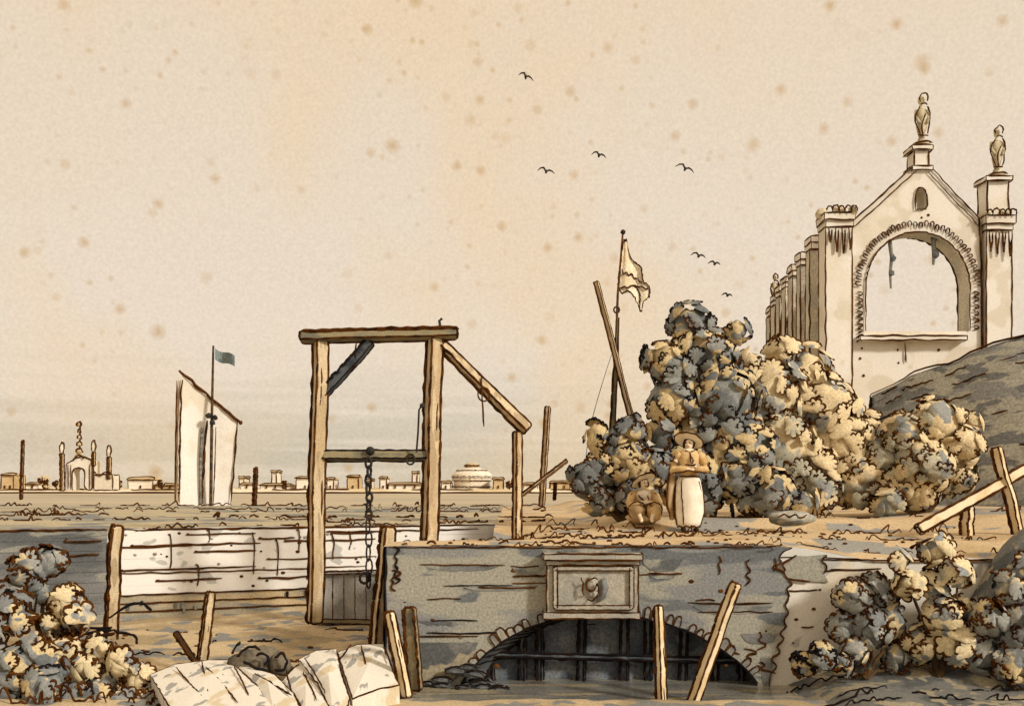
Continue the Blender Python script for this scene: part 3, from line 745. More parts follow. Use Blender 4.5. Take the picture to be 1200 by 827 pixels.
# ------------------------------------------------------------------ foliage
def clump(mb, c, nrm, size, mat, r, inkmat, grow):
    """A lobed spray of leaves: scalloped on its growing side, tucked in behind."""
    nrm = nrm.normalized(); g = grow - nrm * grow.dot(nrm)
    if g.length < .05: g = V((0, 0, 1)).cross(nrm) + V((.01, 0, .02))
    a = g.normalized(); bb = nrm.cross(a)
    nl = R.randint(5, 8); ns = 6; span = R.uniform(3.3, 4.6); sd = R.random() * 99
    asp = R.uniform(.75, 1.15)
    ang = []; rad = []
    st = -span / 2; lw = [R.uniform(.7, 1.3) for _ in range(nl)]; tw_ = sum(lw); cur = st
    for q in range(nl):
        w = span * lw[q] / tw_; h = R.uniform(.26, .38)
        base = .68 + .16 * nz(q * .9 + sd, 2)
        for k in range(ns):
            u = k / ns; ang.append(cur + w * u); rad.append(base + h * (math.sin(math.pi * u)) ** .5)
        cur += w
    nlob = len(ang); back = 6
    for k in range(back + 1):
        u = k / back; ang.append(cur + (2 * math.pi - span) * u * .98); rad.append(.78 - .3 * math.sin(math.pi * u))
    tot = len(ang)
    edge = []; mid = []
    for an, rr in zip(ang, rad):
        d = a * math.cos(an) + bb * math.sin(an) * asp
        edge.append(c + d * rr * size - nrm * size * .07 * rr); mid.append(c + d * .48 * size + nrm * size * .11)
    vs = [c + nrm * size * .13] + mid + edge
    fs = [(0, 1 + k, 1 + (k + 1) % tot) for k in range(tot)] + [(1 + k, 1 + tot + k, 1 + tot + (k + 1) % tot, 1 + (k + 1) % tot) for k in range(tot)]
    mb.add(vs, fs, mat)
    def run(lo, hi, f, w, lift):
        pts = []; rs = []
        for k in range(lo, hi):
            d = a * math.cos(ang[k]) + bb * math.sin(ang[k]) * asp
            pts.append(c + d * rad[k] * size * f + nrm * size * lift)
            rs.append(r * w * (.5 + 1.1 * max(0, .3 + nz(k * .16 + sd, 5))) * (.35 + .65 * min(1, min(k - lo, hi - 1 - k) / 3)))
        if len(pts) > 3: mb.tube(pts, rs, inkmat, sides=4)
    lo = R.randint(0, ns + 3); hi = nlob - R.randint(0, ns + 3)
    run(lo, max(lo + 8, hi), 1.0, 1.5, -.05)
    for _ in range(R.choice((0, 1, 1, 2))):
        lo = R.randint(0, nlob - 12); run(lo, lo + R.randint(8, 12), R.uniform(.4, .75), 1.15, .13)

def bush(name, label, cat, Y, lobes, csize, weights, base, ink=.95, group=None, gap=.1, stems=True, dens=1.25, dy=.5):
    """lobes: (x, y, radius in picture units, extra distance)."""
    s = S(Y); bp = P(base[0], base[1], Y)
    t = thing(name, bp, label, cat, group)
    mat = weights; dark = 'blue' in mat or 'dark' in mat
    sph = []
    for l in lobes:
        x, y, r_ = l[:3]; dY = (l[3] if len(l) > 3 else R.uniform(-.5, .5) * dy)
        c = P(x, y, Y + dY); sph.append((c, r_ * S(Y + dY)))
    mb = MB()
    for c, r_ in sph: mb.blob(c, r_ * .85, M[mat], lump=.35, freq=2.2, seg=18, ring=12)
    for i, (c, r_) in enumerate(sph):
        n = max(5, int(4 * (r_ / (csize * s)) ** 2 * .95 * dens)); off = R.random()
        for k in range(n):
            z = 1 - 2 * (k + .5) / n; an = 2.39996 * k + off * 6
            d = V((math.sqrt(1 - z * z) * math.cos(an), math.sqrt(1 - z * z) * math.sin(an), z))
            if d.y > .35 and R.random() < .6: continue
            if R.random() < gap * .6: continue
            p = c + d * r_ * R.uniform(.88, 1.14)
            if any(j != i and (p - c2).length < r2 * .72 for j, (c2, r2) in enumerate(sph)): continue
            nd = (d + V((R.uniform(-.35, .35), R.uniform(-.5, .2), R.uniform(-.25, .4)))).normalized()
            gr_ = V((d.x * 1.0 + R.uniform(-.9, .9), 0, d.z * .8 + .35 + R.uniform(-.9, .9)))
            clump(mb, p, nd, csize * s * R.uniform(.7, 1.35), M[mat], ink * s, INKB if dark and R.random() < .6 else INK, gr_)
    mb.build('foliage', t, True)
    if stems:
        mb = MB()
        for c, r_ in sph:
            m_ = bp.lerp(c, .5) + V((R.uniform(-.1, .1), 0, -.1))
            mb.tube([bp - V((0, 0, .1)), bp.lerp(m_, .6), m_, c], [3.4 * s, 2.6 * s, 2 * s, 1 * s], M['bark'], sides=6)
        mb.build('stem', t)
    return t
BL, TN, MX = 'folblue', 'foltan', 'folnear'
bush('tree', 'tall bushy tree in shaded grey tones directly behind the standing person', 'tree', 19.9,
     [(808, 384, 26), (786, 428, 28), (768, 424, 16), (826, 422, 38), (790, 468, 32), (845, 470, 44), (812, 508, 40), (862, 388, 14), (858, 530, 48), (812, 560, 42), (775, 505, 18)], 12, BL, (835, 608), gap=.12)
bush('bush', 'large bush in lit straw tones below the ruin pillars', 'bush', 21.0,
     [(900, 462, 40), (938, 440, 34), (905, 520, 48), (962, 480, 40), (985, 520, 40), (940, 560, 46), (1000, 560, 34), (880, 430, 18), (1012, 512, 26), (1020, 545, 26), (915, 415, 20)], 13, TN, (940, 605), gap=.14)
bush('bush', 'dark low bush filling the gap between the large lit straw bush and tree', 'bush', 19.4,
     [(880, 585, 22), (905, 575, 26), (940, 590, 16), (865, 560, 26)], 13, BL, (895, 610), gap=.1)
bush('bush', 'low dark bush left of the seated person around the flagpole foot', 'bush', 19.8,
     [(688, 562, 20), (712, 548, 24), (735, 540, 28), (700, 510, 15), (738, 505, 17), (760, 552, 26), (706, 585, 17), (745, 575, 24), (780, 545, 22), (722, 512, 12)], 12, 'folblue', (730, 608), gap=.1, dens=1.5)
bush('bush', 'pale rounded bush growing against the dark turf slope', 'bush', 20.4,
     [(1060, 512, 28), (1098, 495, 28), (1125, 520, 24), (1080, 545, 36), (1118, 555, 26), (1045, 560, 28), (1140, 495, 10), (1075, 575, 24), (1035, 535, 24), (1040, 590, 16)], 12, 'foltan', (1085, 598), gap=.12)
bush('bush', 'sprawling leafy shrub against the plaster wall, nearest the grey bridge', 'shrub', 12.75,
     [(1000, 700, 19), (1028, 692, 16), (992, 733, 18), (1022, 738, 20), (1000, 766, 15), (1050, 768, 15), (1045, 728, 12)], 14, MX, (1015, 785), gap=.12, ink=1.15, dens=1.9, dy=.25)
bush('bush', 'tallest canal shrub, its top rising above the plaster wall', 'shrub', 12.6,
     [(1053, 656, 12), (1064, 682, 13), (1096, 645, 15), (1122, 672, 16), (1092, 690, 15), (1104, 722, 20), (1122, 752, 24), (1080, 752, 20), (1130, 712, 12)], 14, 'folneartan', (1100, 790), gap=.12, ink=1.15, dens=1.9, dy=.25)
bush('bush', 'canal shrub cut by the right edge of the picture', 'shrub', 12.4,
     [(1182, 690, 18), (1205, 670, 18), (1160, 728, 20), (1195, 735, 24), (1152, 765, 20), (1190, 778, 24)], 14, 'folnear', (1180, 800), gap=.12, ink=1.15, dens=1.9, dy=.25)
bush('bush', 'small dark rounded shrub at the end of the bridge wall', 'shrub', 12.5,
     [(945, 776, 14), (965, 772, 15), (985, 778, 12)], 10, 'folneardark', (965, 792), dens=1.8, gap=.05, ink=1.4, dy=.15, stems=False)
bush('bush', 'leafy weed with a pale top before the dark board wall', 'plant', 15.4,
     [(34, 668, 19), (58, 658, 16), (45, 690, 12)], 14, 'folnear', (48, 740), gap=.05, ink=1.5, dens=1.6, dy=.2)
bush('bush', 'straw coloured weed at the foot of the tall corner post', 'plant', 15.0,
     [(78, 705, 19), (90, 722, 16), (60, 728, 12)], 14, 'folneartan', (76, 752), gap=.05, ink=1.5, dens=1.6, dy=.2)
bush('bush', 'brown weed cut by the left edge of the picture', 'plant', 14.6,
     [(6, 712, 20), (-15, 730, 22), (18, 730, 12)], 14, 'folnear', (2, 760), dens=1.6, gap=.05, ink=1.7, dy=.2)
bush('bush', 'low dark thicket in the bottom left corner', 'bush', 12.0,
     [(18, 790, 30), (52, 806, 22), (-12, 800, 34), (40, 770, 20), (85, 818, 18), (112, 822, 18), (150, 830, 18), (66, 786, 16)], 16, 'folneardark', (30, 830), dens=1.6, gap=.1, ink=1.5, dy=.3)
bush('bush', 'ochre creeping plant trailing over the mud beside the white slabs', 'plant', 12.6,
     [(120, 762, 18), (145, 778, 16), (165, 795, 14), (100, 780, 16), (130, 800, 20), (180, 815, 13), (80, 765, 14)], 13, 'folneartan', (130, 812), dens=1.5, gap=.2, ink=1.4, dy=.3, stems=False)

# arching bare twigs by the corner post
mb = MB()
for pts in (((132, 735), (110, 740), (85, 745), (60, 758)), ((132, 738), (105, 748), (92, 760)), ((132, 738), (150, 742), (160, 745), (160, 753)), ((128, 724), (150, 708), (168, 705), (177, 715)), ((130, 735), (100, 735), (55, 738))):
    mb.ink([P(x, y, 15.9) for x, y in pts], 1.8 * S(15.9), INKB, step=.08)
tag(mb.build('bare_twigs', origin=P(131, 742, 15.9)), 'dark arching bare twigs at the foot of the corner post', 'twigs')

# ------------------------------------------------------------------ stones in the mud
def slab(label, pts, Y0, Y1, th, mat='slab', strokes=()):
    """pts: outline as picture points with the lower ones nearer."""
    ys = [p[1] for p in pts]; lo, hi = min(ys), max(ys)
    def pl(x, y, d=0):
        k = (y - lo) / (hi - lo); p = P(x, y, Y1 + (Y0 - Y1) * k); return p + V((0, d, -d * .6))
    top = [pl(x, y) for x, y in pts]; c = sum(top, V()) / len(top); n = len(top)
    bot = [p + V((0, .05, -th)) for p in top]
    mb = MB(); rt = S((Y0 + Y1) / 2)
    ctr = c + V((0, -.03, .05))
    mb.add(top + bot + [ctr], [(i, (i + 1) % n, 2 * n) for i in range(n)] + [(i, i + n, (i + 1) % n + n, (i + 1) % n) for i in range(n)], M[mat])
    mb.ink(top + [top[0]], 1.05 * rt, INK, step=5 * rt, crisp=True)
    for st in strokes: mb.ink([pl(x, y) + V((0, -.06, .05)) for x, y in st], 1.2 * rt, INK, step=4 * rt)
    return tag(mb.build('stone_slab', origin=c - V((0, 0, th))), label, 'stone', 'pale stone slabs in the mud')
slab('largest white sloping slab in the mud, left of the boulder', [(176, 790), (205, 778), (245, 773), (272, 773), (302, 800), (330, 838), (205, 838)], 10.5, 13.2, .3, strokes=(((238, 778), (243, 800), (246, 814)), ((243, 784), (262, 804), (280, 826)), ((208, 785), (225, 805), (238, 818))))
slab('narrow white slab leaning in front of the brown boulder', [(273, 776), (296, 782), (322, 790), (344, 812), (356, 838), (322, 838), (302, 804)], 10.55, 13.0, .25, strokes=(((275, 782), (285, 800), (293, 818)), ((300, 792), (320, 804), (343, 818))))
slab('small sloping slab wedged beside the brown boulder', [(328, 800), (345, 782), (354, 776), (370, 800), (385, 820), (392, 838), (358, 838), (345, 812)], 10.6, 13.0, .25, strokes=(((337, 788), (339, 802), (343, 812)), ((356, 790), (366, 808), (372, 824))))
slab('white slab right of the boulder with a shadowed left edge', [(350, 772), (370, 762), (394, 760), (400, 790), (410, 818), (404, 836), (390, 836), (372, 800)], 10.7, 13.3, .25, strokes=(((358, 774), (372, 795), (382, 815)),))
slab('white slab beside the leaning plank stake at the bridge foot', [(396, 764), (418, 755), (450, 754), (462, 790), (468, 802), (440, 808), (413, 818), (404, 790)], 11.5, 13.5, .3, strokes=(((412, 758), (404, 770), (400, 775)), ((424, 760), (428, 775), (430, 786)), ((450, 762), (458, 778))))
t = MB()
t.blob(P(302, 776, 13.0), 23 * S(13), M['rock'], squash=(1.25, .9, .75), lump=.5, seg=18, ring=12, freq=1.8)
t.blob(P(328, 778, 12.85), 13 * S(13), M['rock'], squash=(1, .9, 1), lump=.4, seg=14, ring=10)
for pts in (((278, 770), (283, 762), (292, 758), (300, 756), (304, 762)), ((272, 766), (276, 757), (281, 752)), ((300, 768), (310, 764), (316, 772), (309, 778)), ((322, 770), (330, 764), (338, 772), (333, 786), (322, 784)), ((285, 775), (295, 780), (315, 786))):
    t.ink([P(x, y, 12.62) for x, y in pts], 1.7 * S(13), INKB, step=.04)
tag(t.build('boulder', smooth=True, origin=P(305, 795, 13)), 'dark brown lumpy boulder among the white slabs', 'boulder')
t = MB()
t.blob(P(925, 607, 17.6), 16 * S(17.6), M['hill'], squash=(1.7, 1, .6), lump=.3, seg=16, ring=10)
t.ink([P(x, y, 17.25) for x, y in ((912, 606), (920, 601), (925, 607), (932, 601), (938, 608), (946, 603))], 1.1 * S(17), INK, step=.05)
tag(t.build('boulder', smooth=True, origin=P(925, 617, 17.6)), 'grey boulder on the path below the straw bush', 'boulder')

# ------------------------------------------------------------------ trestle barrier on the right
tr = thing('trestle_barrier', P(1140, 630, 16.2), 'crossed timber barrier at the right end of the path', 'barrier')
Yt = 16.2; s = S(Yt)
mb = MB(); mb.timber(P(1078, 620, Yt - .5), P(1225, 538, Yt + .2), 11 * s, 9 * s, M['palewood'], roll=.3, ink=1.4 * s, seg=14, knots=2); mb.build('rail', tr)
mb = MB(); mb.timber(P(1196, 632, Yt - .2), P(1168, 526, Yt), 11 * s, 9 * s, M['palewood'], roll=1.0, ink=1.4 * s, knots=2); mb.build('leg', tr)
mb = MB(); mb.timber(P(1133, 630, Yt), P(1134, 594, Yt), 12 * s, 11 * s, M['palewood'], roll=1.05, ink=1.4 * s); mb.build('leg', tr)

# ------------------------------------------------------------------ flagpole, spar, thin poles
Yf = 21.5; s = S(Yf)
t = thing('flagpole', P(714, 603, Yf), 'tall flagpole with drooping cream flag rising from the low dark bush', 'flagpole')
mb = MB(); mb.tube([P(714, 605, Yf), P(717, 520, Yf), P(721, 440, Yf), P(724, 372, Yf)], [4.2 * s, 4 * s, 3 * s, 2.2 * s], M['timberdark'], sides=8)
for dx, w in ((-3.2, 1.3), (3, .9)): mb.ink([P(714 + dx, 600, Yf - .08), P(717 + dx, 520, Yf - .08), P(721 + dx * .8, 440, Yf - .06), P(724 + dx * .5, 372, Yf - .05)], w * s, INK, step=.1)
mb.build('pole', t)
mb = MB(); mb.tube([P(723, 372, Yf), P(724, 345, Yf), P(727, 310, Yf), P(730, 272, Yf)], [1.6 * s, 1.5 * s, 1.3 * s, 1.2 * s], INKL)
mb.blob(P(730, 272, Yf), 3 * s, M['iron'], seg=8, ring=6)
mb.tube([P(722.5 + 3.4 * math.cos(a), 363 + 3.6 * math.sin(a), Yf) for a in frange(0, 6.28, 10)[:-1]], 1.1 * s, M['iron'], closed=True)
mb.build('topmast', t)
mb = MB(); rows = []
lft = [(731, 281), (728, 300), (725, 322), (724, 337), (729, 345), (735, 340), (742, 346), (748, 358)]
rgt = [(734, 284), (741, 303), (750, 310), (753, 327), (761, 333), (760, 347), (755, 353), (752, 365)]
nu_, nv_ = 14, 20; grid = []
def interp(l, u):
    q = u * (len(l) - 1); i = min(len(l) - 2, int(q)); f_ = q - i
    return (l[i][0] + (l[i + 1][0] - l[i][0]) * f_, l[i][1] + (l[i + 1][1] - l[i][1]) * f_)
for i in range(nv_ + 1):
    u = i / nv_; a, c = interp(lft, u), interp(rgt, u)
    for j in range(nu_ + 1):
        w = j / nu_; x = a[0] + (c[0] - a[0]) * w + 1.2 * math.sin(u * 16 + w * 3) * w; y = a[1] + (c[1] - a[1]) * w + 2.5 * math.sin(w * 7 + u * 3) * w
        grid.append(P(x, y, Yf + .25 * w + .05 * math.sin(w * 9 + u * 4)))
n = nu_ + 1
mb.add(grid, [(i * n + k, i * n + k + 1, i * n + n + k + 1, i * n + n + k) for i in range(nv_) for k in range(nu_)], M['flag'])
for line in ([grid[k] for k in range(n)], [grid[nv_ * n + k] for k in range(n)], [grid[i * n + nu_] for i in range(nv_ + 1)], [grid[i * n] for i in range(nv_ + 1)], [grid[(5 + k // 3) * n + k] for k in range(2, n)], [grid[(9 + k // 4) * n + k] for k in range(0, n)], [grid[i * n + 8] for i in range(10, nv_)]):
    mb.ink([p + V((0, -.03, 0)) for p in line], 1.0 * s, INK, step=.06)
mb.build('flag', t)
mb = MB(); mb.ink([P(722, 400, Yf), P(705, 450, Yf), P(690, 505, Yf), P(684, 560, Yf)], .45 * s, M['wallgrey'], step=.2); mb.build('stay_rope', t)
t = thing('spar', P(741, 490, Yf - .15), 'long thin spar crossing the flagpole at a slant', 'spar')
mb = MB(); mb.timber(P(748, 520, Yf - .14), P(699, 331, Yf - .14), 5 * s, 5 * s, M['timber'], roll=.5, ink=.95 * s, tip=.9, seg=14); mb.build('shaft', t)

def pole(name, label, x0, y0, x1, y1, Y, w=3, mat='timber', ink=.9, Y1=None, cat='pole', knob=0, group='thin poles along the far bank'):
    s = S(Y); mb = MB(); mb.timber(P(x0, y0, Y), P(x1, y1, Y1 or Y), w * s, w * s, M[mat], roll=.5, ink=ink * s, wob=.2)
    if knob: mb.blob(P(x1, y1, Y), knob * s, INK, seg=8, ring=6)
    return tag(mb.build(name, origin=P(x0, y0, Y)), label, cat, group)
pole('pole', 'upright bare pole beside the outer post of the hoist', 635, 592, 642, 477, 40, 4.5)
pole('pole', 'slanting pole leaning from the bank towards the upright bare pole', 612, 580, 664, 540, 39, 3)
pole('pole', 'thin pole standing far left beyond the bank, left of the monument', 25, 584, 27, 517, 60, 2, knob=2.2)
pole('pole', 'short dark pole right of the white sailing boat', 298, 592, 300, 549, 44, 3, mat='bark', knob=2.6)
pole('pole', 'small T topped pole before the low bush on the bank', 650, 585, 651, 566, 42, 2, mat='bark')

# ------------------------------------------------------------------ sailing boat
Yb = 57; s = S(Yb)
t = thing('sailing_boat', P(240, 596, Yb), 'boat with tall white sail and small grey flag beyond the bank', 'sailing boat')
mb = MB(); L = 5.2; prof = []
c0 = P(240, 590, Yb)
vs = []
for i in range(13):
    u = -1 + i / 6; w = .95 * (1 - abs(u) ** 2.4) + .03; sh = .3 * u * u
    for (yy_, zz) in ((-w, .42 + sh), (-w * .7, -.1), (0, -.32), (w * .7, -.1), (w, .42 + sh)):
        vs.append(V((c0.x + u * L / 2, Yb + .4 + yy_, -.95 + zz)))
mb.add(vs, [(i * 5 + k, i * 5 + k + 1, i * 5 + 6 + k, i * 5 + 5 + k) for i in range(12) for k in range(4)] + [(i * 5, i * 5 + 5, i * 5 + 9, i * 5 + 4) for i in range(12)], M['bark'])
mb.build('hull', t)
mb = MB(); mb.tube([P(247, 594, Yb - .1), P(248, 500, Yb - .1), P(250, 405, Yb - .1)], [2.2 * s, 1.8 * s, 1.3 * s], M['bark'], sides=6)
for (x, y) in ((244, 487), (249, 495), (252, 489)): mb.blob(P(x, y, Yb - .25), 3.3 * s, M['iron'], seg=8, ring=6, lump=.5)
mst = mb.build('mast', t)
mb = MB(); mb.ink([P(210, 434, Yb - .4), P(245, 465, Yb + .2), P(282, 495, Yb + .85)], 2.0 * s, INKL, step=.15, taper=False); mb.blob(P(282, 495, Yb + .85), 2.6 * s, INK, seg=8, ring=6); mb.build('yard', t)
def panel(poly, dpt, mat):
    n_ = 10; g_ = []
    (a, b_, c_, d_) = poly
    for i in range(n_ + 1):
        for j in range(n_ + 1):
            u, w = j / n_, i / n_
            x = (a[0] * (1 - u) + b_[0] * u) * (1 - w) + (d_[0] * (1 - u) + c_[0] * u) * w
            y = (a[1] * (1 - u) + b_[1] * u) * (1 - w) + (d_[1] * (1 - u) + c_[1] * u) * w
            g_.append(P(x, y, Yb - .3 + 1.2 * u + dpt * .5 * math.sin(math.pi * u) * math.sin(math.pi * w)))
    m_ = n_ + 1; mb.add(g_, [(i * m_ + k, i * m_ + k + 1, i * m_ + m_ + k + 1, i * m_ + m_ + k) for i in range(n_) for k in range(n_)], M[mat])
mb = MB(); panel(((213, 440), (279, 494), (270, 592), (211, 592)), .45, 'sail')
for pts, w in ((((213, 445), (211, 500), (210, 588)), 1.4), (((278, 495), (275, 540), (270, 590)), 1.1), (((243, 492), (239, 530), (237, 590)), 1.6), (((253, 500), (252, 540), (250, 590)), .8)):
    mb.ink([P(x, y, Yb - .36 + 1.2 * (x - 211) / 66 + .0) for x, y in pts], w * s, INK, step=.2)
mb.tube([P(237, 500, Yb + .16), P(235, 540, Yb + .13), P(235, 590, Yb + .1)], 1.8 * s, M['wallgrey'])
mb.build('sail', t)
mb = MB(); mb.tube([P(210, 446, Yb - .1), P(207, 500, Yb - .1), P(206, 588, Yb - .1)], 2.0 * s, M['timber'], sides=6); mb.ink([P(207, 446, Yb - .2), P(205, 588, Yb - .2)], 1.0 * s); mb.build('boom', t)
mb = MB(); vs = []
for j in range(9):
    u = j / 8
    for w in (0, 1): vs.append(P(252 + 23 * u, 408 + 9 * u + 13 * w + 1.5 * math.sin(u * 6), Yb + .3 * math.sin(u * 5)))
mb.add(vs, [(2 * k, 2 * k + 1, 2 * k + 3, 2 * k + 2) for k in range(8)], M['flagblue'])
mb.build('flag', t)

# ------------------------------------------------------------------ far town
YC = 250
def cbox(x0, x1, y0, y1, Y=YC, dep=6, mat='city', mb=None, ink=.8):
    s = S(Y); p = P((x0 + x1) / 2, y1, Y)
    mb.box((p.x, Y + dep / 2, p.z), (x1 - x0) * s, dep, (y1 - y0) * s, M[mat], ink=ink * s)
def far(name, label, cat, x, y, build_parts, group='low buildings on the far shore'):
    t = thing(name, P(x, y, YC), label, cat, group)
    for pn, fn in build_parts:
        mb = MB(); fn(mb); mb.build(pn, t)
    return t
s = S(YC)
# triumphal gate with pinnacles
t = thing('monument_gate', P(98, 573, 180), 'small arched monument with pinnacles and central spire across the lagoon', 'monument')
Ym = 180; s = S(Ym)
ar = [(89 + 7 * math.cos(a) + 3, 553 - 5 * math.sin(a)) for a in frange(math.pi, 0, 13)]
outer = [(77, 574), (77, 542), (82, 541), (88, 537), (94, 534), (102, 536), (110, 540), (110, 574), (99, 574)] + [(x, y) for x, y in ar[::-1]] + [(85, 574)]
mb = MB(); mb.prism([(P(x, y, Ym).x, P(x, y, Ym).z) for x, y in outer], [], lambda u, v, d: V((u, Ym + d, v)), 3, M['city'])
mb.ink([P(x, y, Ym - .1) for x, y in outer], .9 * s, INK, step=.5)
for x in (80, 83, 105, 108): mb.ink([P(x, 544, Ym - .1), P(x, 573, Ym - .1)], .7 * s, INKL, step=.5)
mb.build('gateway', t)
for (x, y0, y1, w) in ((73, 574, 518, 3), (110, 545, 516, 2.5), (128, 560, 522, 3.2)):
    mb = MB(); mb.timber(P(x, y0, Ym), P(x, y1 + 14, Ym), w * s, w * s, M['citytan'], ink=.9 * s)
    mb.lathe([(.1 * s, 0), (2.4 * s, 2 * s), (3.2 * s, 7 * s), (2.2 * s, 12 * s), (1 * s, 15 * s), (.2 * s, 16 * s)], P(x, y1 + 14, Ym), M['city'], n=10)
    mb.ink([P(x - 3, y1 + 12, Ym - .4), P(x - 3, y1 + 4, Ym - .4), P(x, y1 - 2, Ym - .4), P(x + 3, y1 + 4, Ym - .4), P(x + 1, y1 + 13, Ym - .4)], .8 * s, INK, step=.4)
    mb.build('pinnacle', t)
mb = MB()
for (y, r_) in ((536, 5), (528, 4), (520, 3.2), (512, 2.4), (505, 1.8), (497, 3)):
    mb.blob(P(93 + R.uniform(-1.5, 1.5), y, Ym + 1), r_ * s, M['citytan'], seg=8, ring=6)
    mb.ink([P(93 - r_, y + 2, Ym - .3), P(93 - r_, y - 2, Ym - .3), P(93 + r_ * .6, y - 3, Ym - .3), P(93 + r_, y + 2, Ym - .3)], 1. * s, INK, step=.4)
mb.tube([P(93, 545, Ym + 1), P(94, 493, Ym + 1)], 1.1 * s, INK)
mb.build('spire', t)
mb = MB(); cbox(110, 132, 556, 574, Ym, 3, 'city', mb); mb.ink([P(110, 552, Ym - .2), P(116, 558, Ym - .2), P(124, 552, Ym - .2), P(131, 555, Ym - .2)], 1. * s, INK, step=.4); mb.build('side_wall', t)
s = S(YC)
def house(label, x0, x1, y0, mat='city', roof=2.5, cat='house', wins=2, name='far_house'):
    t = thing(name, P((x0 + x1) / 2, 574, YC), label, cat, 'low buildings on the far shore')
    mb = MB(); cbox(x0, x1, y0 + roof, 575, mat=mat, mb=mb); mb.build('wall', t)
    mb = MB(); c = P((x0 + x1) / 2, y0 + roof, YC); w = (x1 - x0) * s / 2 + .3; h = max(.5, roof * s)
    mb.add([(c.x - w, YC - .3, c.z), (c.x + w, YC - .3, c.z), (c.x + w, YC + 6.3, c.z), (c.x - w, YC + 6.3, c.z), (c.x - w * .85, YC + 3, c.z + h), (c.x + w * .85, YC + 3, c.z + h)], [(0, 1, 5, 4), (2, 3, 4, 5), (0, 4, 3), (1, 2, 5)], M['citytan'])
    mb.ink([(c.x - w, YC - .4, c.z), (c.x + w, YC - .4, c.z)], .8 * s, INK, step=1)
    mb.ink([(c.x - w, YC - .4, c.z), (c.x - w * .85, YC + 2.5, c.z + h), (c.x + w * .85, YC + 2.5, c.z + h), (c.x + w, YC - .4, c.z)], .7 * s, INK, step=1)
    mb.build('roof', t)
    for k in range(wins):
        x = x0 + (x1 - x0) * (k + .7) / (wins + .4)
        mb = MB(); p = P(x, 572, YC - .2); mb.box(p, 1.6 * s, .3, 3.4 * s, INK); mb.build('window', t)
house('tiny tan far house at the left edge of the shore', 1, 16, 554, 'citytan', wins=2)
house('long low white far house with a pitched roof right of the monument', 150, 179, 558, wins=1, roof=4)
house('broad white far house just left of the hoist post', 347, 368, 558, wins=1, roof=2)
house('narrow far house seen just right of the tall hoist post', 383, 391, 559, wins=1)
house('tan far house seen between the hoist post and chain', 407, 420, 556, 'citytan', wins=1)
house('narrow far house seen right of the chain', 445, 453, 558, wins=1)
house('long white far house below the crossbar, left of the second hoist post', 455, 494, 565, wins=3)
house('little far house between the second hoist post and the round pavilion', 517, 528, 563, wins=1)
house('tan far house just right of the round pavilion', 578, 590, 559, 'citytan', wins=1)
house('little far house between the outer hoist post and the bare pole', 614, 630, 565, wins=1)
house('far house seen left of the low dark bush', 645, 668, 563, 'citytan', wins=2)
house('low far house right of the boat with a square tower beside it', 282, 296, 565, wins=1)
house('long low far house between the boat and the broad white one', 305, 340, 566, wins=3)
house('low far house left of the sailing boat', 182, 206, 566, 'citytan', wins=2)
house('little far house right of the thin left pole', 30, 45, 565, wins=1)
for (x, y0, lab) in ((321, 553, 'short square far tower between the boat and the hoist'), (486, 554, 'thin far tower seen left of the second hoist post'), (283, 560, 'stubby far tower right of the boat'), (432, 563, 'small far tower behind the hanging chain')):
    t = thing('far_tower', P(x, 574, YC + 8), lab, 'tower', 'towers on the far shore')
    mb = MB(); cbox(x - 3, x + 3, y0, 575, YC + 8, 5, 'city', mb); mb.build('shaft', t)
    mb = MB(); cbox(x - 3.6, x + 3.6, y0 - 2, y0, YC + 7.5, 6, 'citytan', mb); mb.build('cap', t)
# round pavilion
t = thing('round_pavilion', P(553, 575, YC), 'round white pavilion with a stepped dome across the lagoon', 'pavilion')
c = P(553, 575, YC + 8); mb = MB()
mb.lathe([(22 * s, 0), (22 * s, 12 * s), (24 * s, 13 * s), (24 * s, 15 * s), (22 * s, 15.5 * s)], c, M['city'], n=28)
for z in (.5, 5, 12.5, 15): mb.ink([c + V((23.5 * s * math.cos(a), 23.5 * s * math.sin(a), z * s)) for a in frange(math.pi, 2 * math.pi, 20)], .7 * s, INK, step=1)
mb.build('drum', t)
mb = MB(); mb.lathe([(25 * s, 15.5 * s), (24 * s, 20 * s), (18 * s, 25 * s), (9 * s, 28 * s), (5 * s, 29 * s)], c, M['city'], n=28)
for k, z in ((24.6, 17), (19, 24.5)): mb.ink([c + V((k * s * math.cos(a), k * s * math.sin(a), z * s)) for a in frange(math.pi, 2 * math.pi, 20)], .7 * s, INK, step=1)
dome = mb.build('dome', t)
mb = MB(); mb.lathe([(8 * s, 28 * s), (9 * s, 30 * s), (7 * s, 33 * s), (1 * s, 34 * s)], c, M['citytan'], n=16); mb.ink([c + V((9.2 * s * math.cos(a), 9.2 * s * math.sin(a), 30.5 * s)) for a in frange(math.pi, 2 * math.pi, 14)], .9 * s, INK, step=.8); mb.build('lantern', dome)
